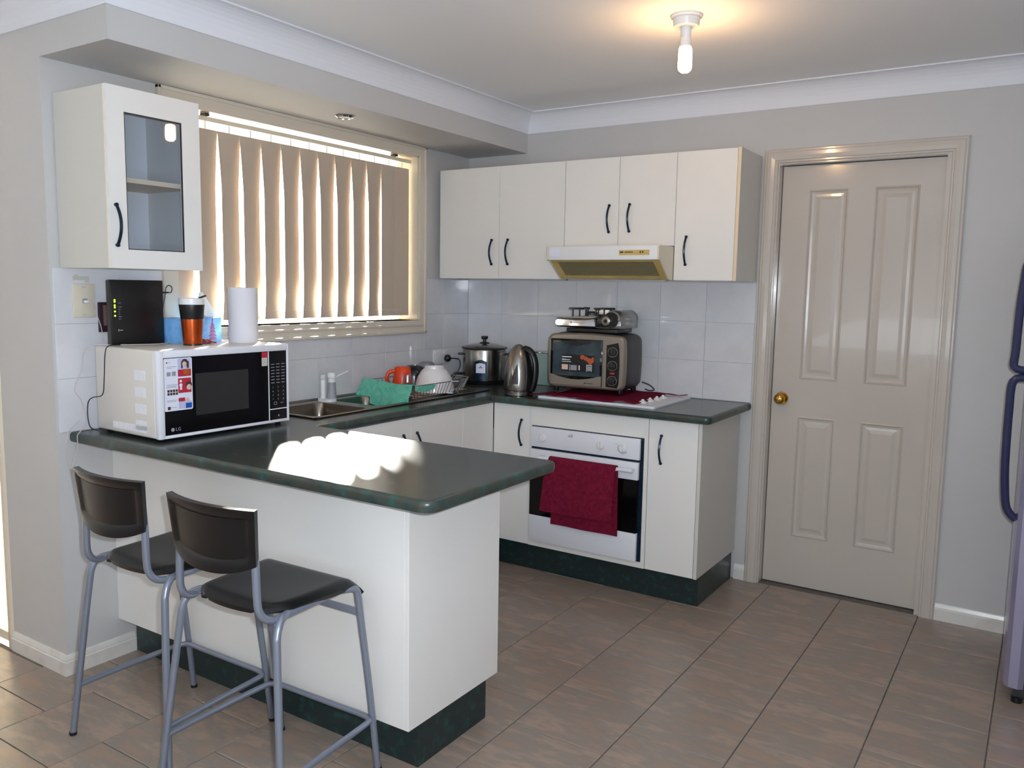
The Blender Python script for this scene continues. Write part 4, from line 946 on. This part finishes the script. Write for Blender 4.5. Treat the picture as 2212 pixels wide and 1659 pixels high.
s2 = MB(); s2.mat(0).box(.153, .181, -.0009, .0, .266, .287); s2.mat(1).box(.153, .179, -.0009, .0, .234, .2655); s2.mat(0).box(.163, .167, -.0012, -.0009, .247, .249)
obj('small_sticker', s2, ['red', 'stain'], dr, label='small red and cream sticker')
# vents in the left side
vn = MB()
for gy in range(4):
    zc = .225 - gy * .058
    for i in range(9): vn.box(-.2815, -.2803, .070 + i * .0075, .074 + i * .0075, zc - .017, zc + .017)
for i in range(28): vn.box(-.2815, -.2803, .070 + i * .0075, .074 + i * .0075, .026, .050)
obj('vent_slots', vn, 'mwhite', mw, stuff=True)
for (x, y) in ((-.25, .03), (.25, .03), (-.25, .35), (.25, .35)): obj('foot', MB().lathe([(.010, 0), (.012, .003), (.012, .0115)], 12, (x, y, 0)), 'blackpl', mw)
MT = ZT + .3143
# modem standing on the microwave
md = thing('modem', 'black upright internet modem with green lights standing on the microwave', 'modem', (.118, -2.232, MT + .0005), math.radians(86.0))
obj('body', MB().box(-.098, .105, .0, .024, .001, .236, .003), 'blackpl', md)
obj('side_trim', MB().box(-.1005, -.0982, .001, .023, .003, .234), 'darkgrey', md)
obj('stand', MB().box(-.08, .08, -.012, .036, .0, .0015), 'blackpl', md)
for z in (.163, .157, .144, .1365, .122, .1065):
    obj('led', MB().lathe([(.0032, 0), (.0026, .0014), (0, .0018)], 8, (-.083, 0, z), 'y', Matrix.Scale(-1, 4, (0, 1, 0))), 'led', md)
ml = MB()
for z in (.153, .138, .129, .12, .1125, .103, .0945): ml.box(-.070, -.062 - .004 * math.sin(z * 900), -.0006, .0, z - .0008, z + .0008)
ml.box(-.073, -.070, -.0006, .0, .050, .058).box(-.068, -.056, -.0006, 0, .0525, .0555)
for k in range(3): ml.box(.060 + .01 * k, .061 + .01 * k, -.0006, 0, .16 - .02 * k, .161 - .02 * k)
obj('print', ml, 'greyp', md)
obj('plug', MB().box(.1051, .133, .008, .014, .188, .194, .001), 'blackpl', md); obj('plug', MB().box(.1051, .118, .008, .015, .058, .0645, .001), 'greyp', md)
cbl = thing('modem_power_cable', 'thin black power cable looping from the side of the modem down over the microwave', 'cable', (.1, -2.1, 1.4))
W('cable', MB().tube([(.115, -2.099, 1.4065), (.115, -2.086, 1.408), (.115, -2.082, 1.425), (.115, -2.094, 1.434), (.115, -2.107, 1.425), (.112, -2.110, 1.395), (.105, -2.118, 1.345), (.09, -2.128, 1.30), (.085, -2.15, 1.24), (.085, -2.2, MT + .004), (.13, -2.32, MT + .004), (.16, -2.375, MT + .0025), (.165, -2.390, 1.19), (.155, -2.391, 1.10), (.14, -2.391, 1.045), (.08, -2.392, 1.03), (.055, -2.395, 1.01), (.05, -2.396, .96), (.06, -2.393, .92), (.10, -2.389, .912)], .0019, 6, sub=5), 'blackcord', cbl)
cb2 = thing('network_cable', 'thin white cable running from the modem along the microwave top and down the wall', 'cable', (.1, -2.2, 1.25))
W('cable', MB().tube([(.118, -2.112, 1.2765), (.118, -2.098, 1.274), (.12, -2.093, 1.26), (.13, -2.10, 1.235), (.15, -2.13, MT + .0035), (.17, -2.2, MT + .0025), (.14, -2.28, MT + .0025), (.10, -2.34, MT + .0025), (.07, -2.383, MT + .001), (.05, -2.40, 1.19), (.038, -2.405, 1.13), (.035, -2.432, 1.06), (.035, -2.41, 1.02), (.035, -2.395, .965), (.038, -2.40, .925), (.05, -2.43, ZT + .0025), (.06, -2.443, .893), (.06, -2.4445, .86), (.05, -2.455, .80), (.045, -2.462, .77), (.04, -2.47, .80), (.04, -2.475, .85), (.035, -2.462, .905), (.03, -2.44, .925), (.025, -2.41, .945)], .0016, 6, sub=5), 'cord', cb2)
# phone socket, its cord, the stain above and the dark plaque
ws = thing('phone_socket', 'cream phone wall socket plate with a white plug, left of the modem', 'wall socket', (.0065, -2.37, 1.374))
W('plate', MB().box(.0065, .014, -2.411, -2.329, 1.314, 1.435, .003), 'creampl', ws)
W('jack', MB().box(.014, .0165, -2.377, -2.360, 1.365, 1.382), 'greyp', ws); W('clip', MB().box(.014, .015, -2.378, -2.362, 1.420, 1.426).box(.014, .015, -2.378, -2.362, 1.321, 1.327), 'stain', ws)
W('plug', MB().box(.0167, .034, -2.375, -2.364, 1.366, 1.376, .002), 'whitepl', ws)
W('phone_cord', MB().tube([(.033, -2.37, 1.371), (.04, -2.36, 1.366), (.04, -2.345, 1.335), (.035, -2.325, 1.285), (.03, -2.317, 1.255), (.03, -2.316, 1.2), (.03, -2.318, 1.1), (.03, -2.318, .95)], .0016, 6, sub=5), 'cord', ws)
o = obj('glue_patch', MB().box(.0062, .0068, -2.405, -2.345, 1.448, 1.462).box(.0062, .0068, -2.40, -2.385, 1.462, 1.468).box(.0062, .0068, -2.36, -2.345, 1.440, 1.448), 'stain'); tag(o, 'pale brown glue stain on the tile above the phone socket', 'stain')
dp = thing('dark_plaque', 'small dark framed plaque on the tiles, half hidden behind the modem', 'plaque', (.0065, -2.26, 1.31))
W('frame', MB().box(.0065, .018, -2.318, -2.215, 1.259, 1.369, .002), 'maroon', dp); W('inset', MB().box(.018, .0195, -2.303, -2.225, 1.283, 1.358), 'brown', dp)

# ---- travel mug, tissue box, wrapper, paper roll on the microwave
tm = thing('travel_mug', 'copper and black travel mug with a white lid, on the microwave', 'mug', (.275, -2.113, MT))
obj('body', MB().lathe([(.0325, .004), (.034, .02), (.0395, .095), (.0395, .0965)], 36), 'copper', tm)
obj('base', MB().lathe([(.030, 0), (.0335, .001), (.0335, .005), (.031, .0055)], 30), 'blackpl', tm)
obj('grip', MB().lathe([(.0397, .0965), (.0405, .098), (.0445, .140), (.0455, .149), (.0455, .150), (.040, .1505)], 36), 'blackpl', tm)
obj('lid', MB().lathe([(.0455, .1505), (.0458, .153), (.0455, .172), (.043, .174), (.038, .172), (.0, .171)], 36), 'whitepl', tm)
obj('lid_tab', MB().tube([(.018, .018, .174), (.020, .03, .178), (.02, .045, .183)], .0035, 8, flat=2.0), 'blackpl', tm)
tx = thing('tissue_box', 'blue tissue box printed with a purple tower picture, a tissue sticking out', 'tissue box', (.16, -2.005, MT), math.radians(93))
obj('box', MB().box(-.115, .115, .0, .11, .0, .094, .002), 'blue', tx)
tw = MB(); tw.box(.067, .073, -.0006, 0, .070, .090)
lv = [(.060, .020), (.048, .028), (.034, .034), (.020, .042), (.006, .048)]
for k, (z, wd) in enumerate(lv):
    tw.prism([(.070 - wd * .5, z), (.070 + wd * .5, z), (.070 + wd * .22, z + .013), (.070 - wd * .22, z + .013)], -.0007, -.0001, 'y')
obj('tower_print', tw, 'purple', tx)
tw = MB()
for k, (z, wd) in enumerate(lv): tw.box(.070 - wd * .5 + .004, .035 + wd * .42, -.0012, -.0007, z + .003, z + .005)
obj('tower_lines', tw, 'skin', tx)
def tis(s, t):
    a = (s - .5); ww = .085 * (1 - t) + .006; return (.078 + a * ww - .012 * t, .05 + .018 * math.sin(s * 11) * (1 - t * .6) + .008 * t, .090 + .103 * t - .012 * math.cos(s * 9) * (1 - t))
obj('tissue', MB().grid(tis, 20, 10, thick=.0006), 'tissue', tx)
wp = MB().grid(lambda s, t: (.215 + .05 * t, -2.075 + .075 * s, MT + .004 + .011 * math.sin(PI * s) * math.sin(PI * t) + .003 * math.sin(s * 19)), 14, 8, thick=.002)
o = obj('snack_wrapper', wp, 'foil'); tag(o, 'small dark red snack wrapper lying beside the travel mug', 'wrapper')
pr = thing('paper_towel_roll', 'white paper towel roll standing on the right end of the microwave', 'paper roll', (.265, -1.873, MT))
obj('paper', MB().lathe([(.020, .0), (.056, .0), (.0565, .004), (.0565, .212), (.056, .214), (.020, .214), (.020, .0)], 40), 'paper', pr)
obj('core', MB().lathe([(.0195, .001), (.0195, .215), (.0185, .215), (.0185, .001), (.0195, .001)], 24), 'brown', pr)

# ================================================================= STOOLS
def make_stool(label):
    t = thing('bar_stool', label, 'stool', (0, 0, 0), 0, 'bar stools at the peninsula')
    zs = .604; r = .0105
    legs = {}
    for s_ in (-1, 1):
        # rear leg continuing into the seat rail
        pts = [(s_ * .249, -.212, .0), (s_ * .2200, -.192, .25), (s_ * .1925, -.170, .50), (s_ * .1875, -.164, .545), (s_ * .182, -.150, .573), (s_ * .172, -.128, .584), (s_ * .160, -.095, .585)]
        obj('leg', MB().tube(pts, r, 12, sub=5), 'tube', t)
        pts = [(s_ * .205, .206, .0), (s_ * .199, .178, .25), (s_ * .193, .145, .5), (s_ * .191, .135, .57), (s_ * .186, .12, .586), (s_ * .17, .09, .588)]
        obj('leg', MB().tube(pts, r, 12, sub=5), 'tube', t)
        # back upright with its bend below the seat
        pts = [(s_ * .142, -.196, .80), (s_ * .148, -.196, .735), (s_ * .152, -.196, .65), (s_ * .154, -.192, .615), (s_ * .158, -.175, .590), (s_ * .163, -.145, .580), (s_ * .166, -.11, .583), (s_ * .166, .09, .586)]
        obj('back_upright', MB().tube(pts, r, 12, sub=6), 'tube', t)
        for yz in ((-.212, 0, .249), (.206, 0, .205)):
            obj('foot_cap', MB().lathe([(.0115, -.001 + .0012), (.0122, .006), (.0118, .010)], 12, (s_ * yz[2], yz[0], 0)), 'blackpl', t)
    # U-shaped footrest: from rear leg, along the side, across the front and back
    zr = .172
    fr_ = []
    fr_ += [(-.2285, -.196, zr - .004), (-.221, -.03, zr), (-.2135, .135, zr + .002), (-.204, .167, zr + .003), (-.17, .1775, zr + .004)]
    fr_ += [(x_, .1775, zr + .004) for x_ in (-.09, 0, .09)]
    fr_ += [(.17, .1775, zr + .004), (.204, .167, zr + .003), (.2135, .135, zr + .002), (.221, -.03, zr), (.2285, -.196, zr - .004)]
    obj('footrest', MB().tube(fr_, .009, 10, sub=3), 'tube', t)
    obj('cross_bar', MB().box(-.19, .19, .139, .145, .50, .522, .002), 'tube', t)
    obj('cross_bar', MB().box(-.165, .165, -.06, -.054, .572, .584, .002), 'tube', t)
    # seat: shallow dish, rounded rear corners, front lip turned down
    def seat(s, v):
        u = 2 * s - 1; hw = .168 + .026 * v; y = -.158 + .318 * v
        rr = .07
        if v < .22: hw2 = hw - .055 * (1 - v / .22) ** 2; y -= .012 * (1 - u * u) * (1 - v / .22)
        else: hw2 = hw
        z = zs + .006 - .007 * (1 - u * u) * math.sin(PI * min(1, v * 1.1)) - (.030 * max(0, (v - .86) / .14) ** 2) - .014 * max(0, abs(u) - .86) / .14 - .012 * max(0, .1 - v) / .1
        return (u * hw2, y, z)
    obj('seat', MB().grid(seat, 24, 24, thick=.015), 'stoolpl', t)
    # backrest: curved shell with a raised rim on its rear side
    def bk(off):
        def f(s, v):
            u = 2 * s - 1; hw = .166 - .012 * (1 - v); zt_ = .886 - .0 * u; zb2 = .738 - .032 * (1 - abs(u) ** 2.4)
            z = zb2 + (zt_ - zb2) * v; y = -.226 + .030 * u * u + .012 * (1 - v)
            return (u * hw, y - off(u, v), z)
        return f
    def rim(u, v):
        e = min(1 - abs(u), v * .9, (1 - v) * 1.2); return .006 if e < .09 else (.006 - .010 * min(1, (e - .09) / .06))
    obj('backrest', MB().grid(bk(rim), 30, 24, thick=-.016), 'stoolpl', t)
    return t
def copy_tree(o, parent=None):
    c_ = o.copy(); COL.objects.link(c_); c_.parent = parent
    for ch in list(o.children): copy_tree(ch, c_)
    return c_
s1_ = make_stool('black and grey metal bar stool nearest the left wall, at the breakfast bar')
s2_ = copy_tree(s1_); s2_['label'] = 'black and grey metal bar stool nearer the open end of the breakfast bar'
s1_.location = (.6638, -2.4837, 0); s1_.rotation_euler.z = .0063
s2_.location = (1.1498, -2.5018, 0); s2_.rotation_euler.z = .0272

# ================================================================= VERTICAL BLIND
vb = thing('vertical_blind', 'beige vertical blind with fabric slats hanging in the kitchen window', 'blind', (-.05, -1.22, 2.12))
W('head_rail', MB().box(-.068, -.034, WY0 + .012, WY1 - .02, 2.108, 2.127, .002), 'alu', vb)
W('rail_bracket', MB().box(-.068, -.034, -.62, -.60, 2.130, WZ1 - .0065).box(-.068, -.034, -1.80, -1.78, 2.130, WZ1 - .0065), 'darkgrey', vb)
lefts = [-.606, -.712, -.825, -.937, -1.049, -1.161, -1.275, -1.388, -1.503, -1.617, -1.730, -1.850, -1.968]
for i, yl in enumerate(lefts):
    yc = yl + (.060 if i else .058); t_open = 0.5 if i == 0 else (3.5 if i == 1 else 14.5 + .35 * min(i, 9))
    zb3 = 1.287; zt3 = 2.080
    def sl_(s, v, yc=yc, to=t_open, zb3=zb3, zt3=zt3, i=i):
        z = zb3 + (zt3 - zb3) * v
        tw_ = to * min(1.0, (1 - v) / .30) ** .7 * min(1.0, .62 + v / .12 * .38)
        a = math.radians(tw_); u = (s - .5) * (.122 if i else .118); bow = .0025 * (1 - (2 * s - 1) ** 2)
        return (-.051 - math.sin(a) * u + bow * math.cos(a), yc + math.cos(a) * u + bow * math.sin(a), z)
    so = W('slat', MB().grid(sl_, 6, 30, thick=.0006), 'slat', vb)
    W('hanger', MB().box(-.053, -.049, yc - .0025, yc + .0025, 2.0805, 2.108), 'whitepl', so)
W('bottom_chain', MB().tube([(-.047, lefts[0] + .05, 1.318), (-.047, -1.2, 1.322), (-.047, lefts[-1] + .06, 1.326)], .0009, 5), 'whitepl', vb)

# ================================================================= CEILING LAMP, DOWNLIGHT
cl = thing('ceiling_lamp', 'bare lit lamp tube in a white batten holder on the ceiling', 'ceiling light', (1.789, -1.172, CZ))
Lx, Ly = 1.789, -1.172
W('ceiling_rose', MB().lathe([(.056, CZ), (.056, CZ - .006), (.047, CZ - .012), (.045, CZ - .034), (.043, CZ - .038), (.0, CZ - .040)], 36, (Lx, Ly, 0)), 'whitepl', cl)
W('lamp_holder', MB().lathe([(.019, CZ - .038), (.0185, CZ - .070), (.0175, CZ - .073), (.0175, CZ - .076), (.0185, CZ - .078), (.020, CZ - .104), (.021, CZ - .106), (.0, CZ - .107)], 28, (Lx, Ly, 0)), 'whitepl', cl)
W('lamp_tube', MB().lathe([(.012, CZ - .105), (.0225, CZ - .112), (.0235, CZ - .122), (.0245, CZ - .17), (.0225, CZ - .184), (.013, CZ - .1925), (.0, CZ - .1915)], 28, (Lx, Ly, 0)), 'bulb', cl)
dw = thing('downlight', 'small round white downlight in the bulkhead above the window', 'downlight', (.225, -1.26, BZ))
W('trim_ring', MB().lathe([(.030, BZ - .0005), (.043, BZ - .0005), (.044, BZ - .004), (.036, BZ - .010), (.030, BZ - .008), (.030, BZ - .0005)], 36, (.225, -1.26, 0)), 'chrome', dw)
W('lens', MB().lathe([(.029, BZ - .001), (.029, BZ - .006), (.0, BZ - .010)], 30, (.225, -1.26, 0)), 'lens', dw)

# ================================================================= FRIDGE (only its door edge reaches into the frame)
fg = thing('fridge', 'steel fridge freezer with slate blue handles at the right edge', 'fridge', (3.25, -.36, 0))
W('body', MB().box(2.965, 3.60, -.70, -.05, .055, 1.70, .008), 'fridge', fg)
def fdoor(z0, z1):
    P = [(2.962, -.055), (2.962, -.705), (2.945, -.716), (2.915, -.712), (2.900, -.695), (2.893, -.66), (2.885, -.50), (2.883, -.38), (2.885, -.25), (2.893, -.10), (2.905, -.06)]
    return MB().prism(P, z0, z1, 'z')
for (z0, z1) in ((.06, 1.172), (1.18, 1.70)):
    d_ = W('door', fdoor(z0, z1), 'fridge', fg); z = 1.0
    if z1 < 1.2: pts = [(2.892, -.665, 1.165), (2.850, -.668, 1.150), (2.845, -.668, 1.05), (2.846, -.668, .90), (2.850, -.668, .80), (2.862, -.668, .70), (2.893, -.665, .66)]
    else: pts = [(2.892, -.665, 1.19), (2.850, -.668, 1.20), (2.850, -.668, 1.26), (2.852, -.668, 1.40), (2.858, -.668, 1.5), (2.865, -.668, 1.56), (2.893, -.665, 1.60)]
    W('handle', MB().tube(pts, .014, 10, sub=4, flat=1.3), 'slate', d_)
W('plinth', MB().box(2.93, 3.58, -.69, -.08, .02, .055), 'blackpl', fg)
for (x, y) in ((2.945, -.68), (3.56, -.68), (2.945, -.1), (3.56, -.1)): W('foot', MB().lathe([(.018, 0), (.018, .02), (.012, .022)], 14, (x, y, 0)), 'blackpl', fg)

# dark cylinder end on the floor outside the sliding door edge
ob = thing('floor_weight', 'dark round bar end lying on the floor at the sliding door, left edge', 'bar', (-.50, -2.53, 0))
W('bar', MB().tube([(-.9, -2.530, .0225), (-.455, -2.530, .0225)], .022, 18), 'maroon', ob)
W('end_cap', MB().tube([(-.455, -2.530, .0225), (-.440, -2.530, .0225)], .0205, 18), 'blackpl', ob)
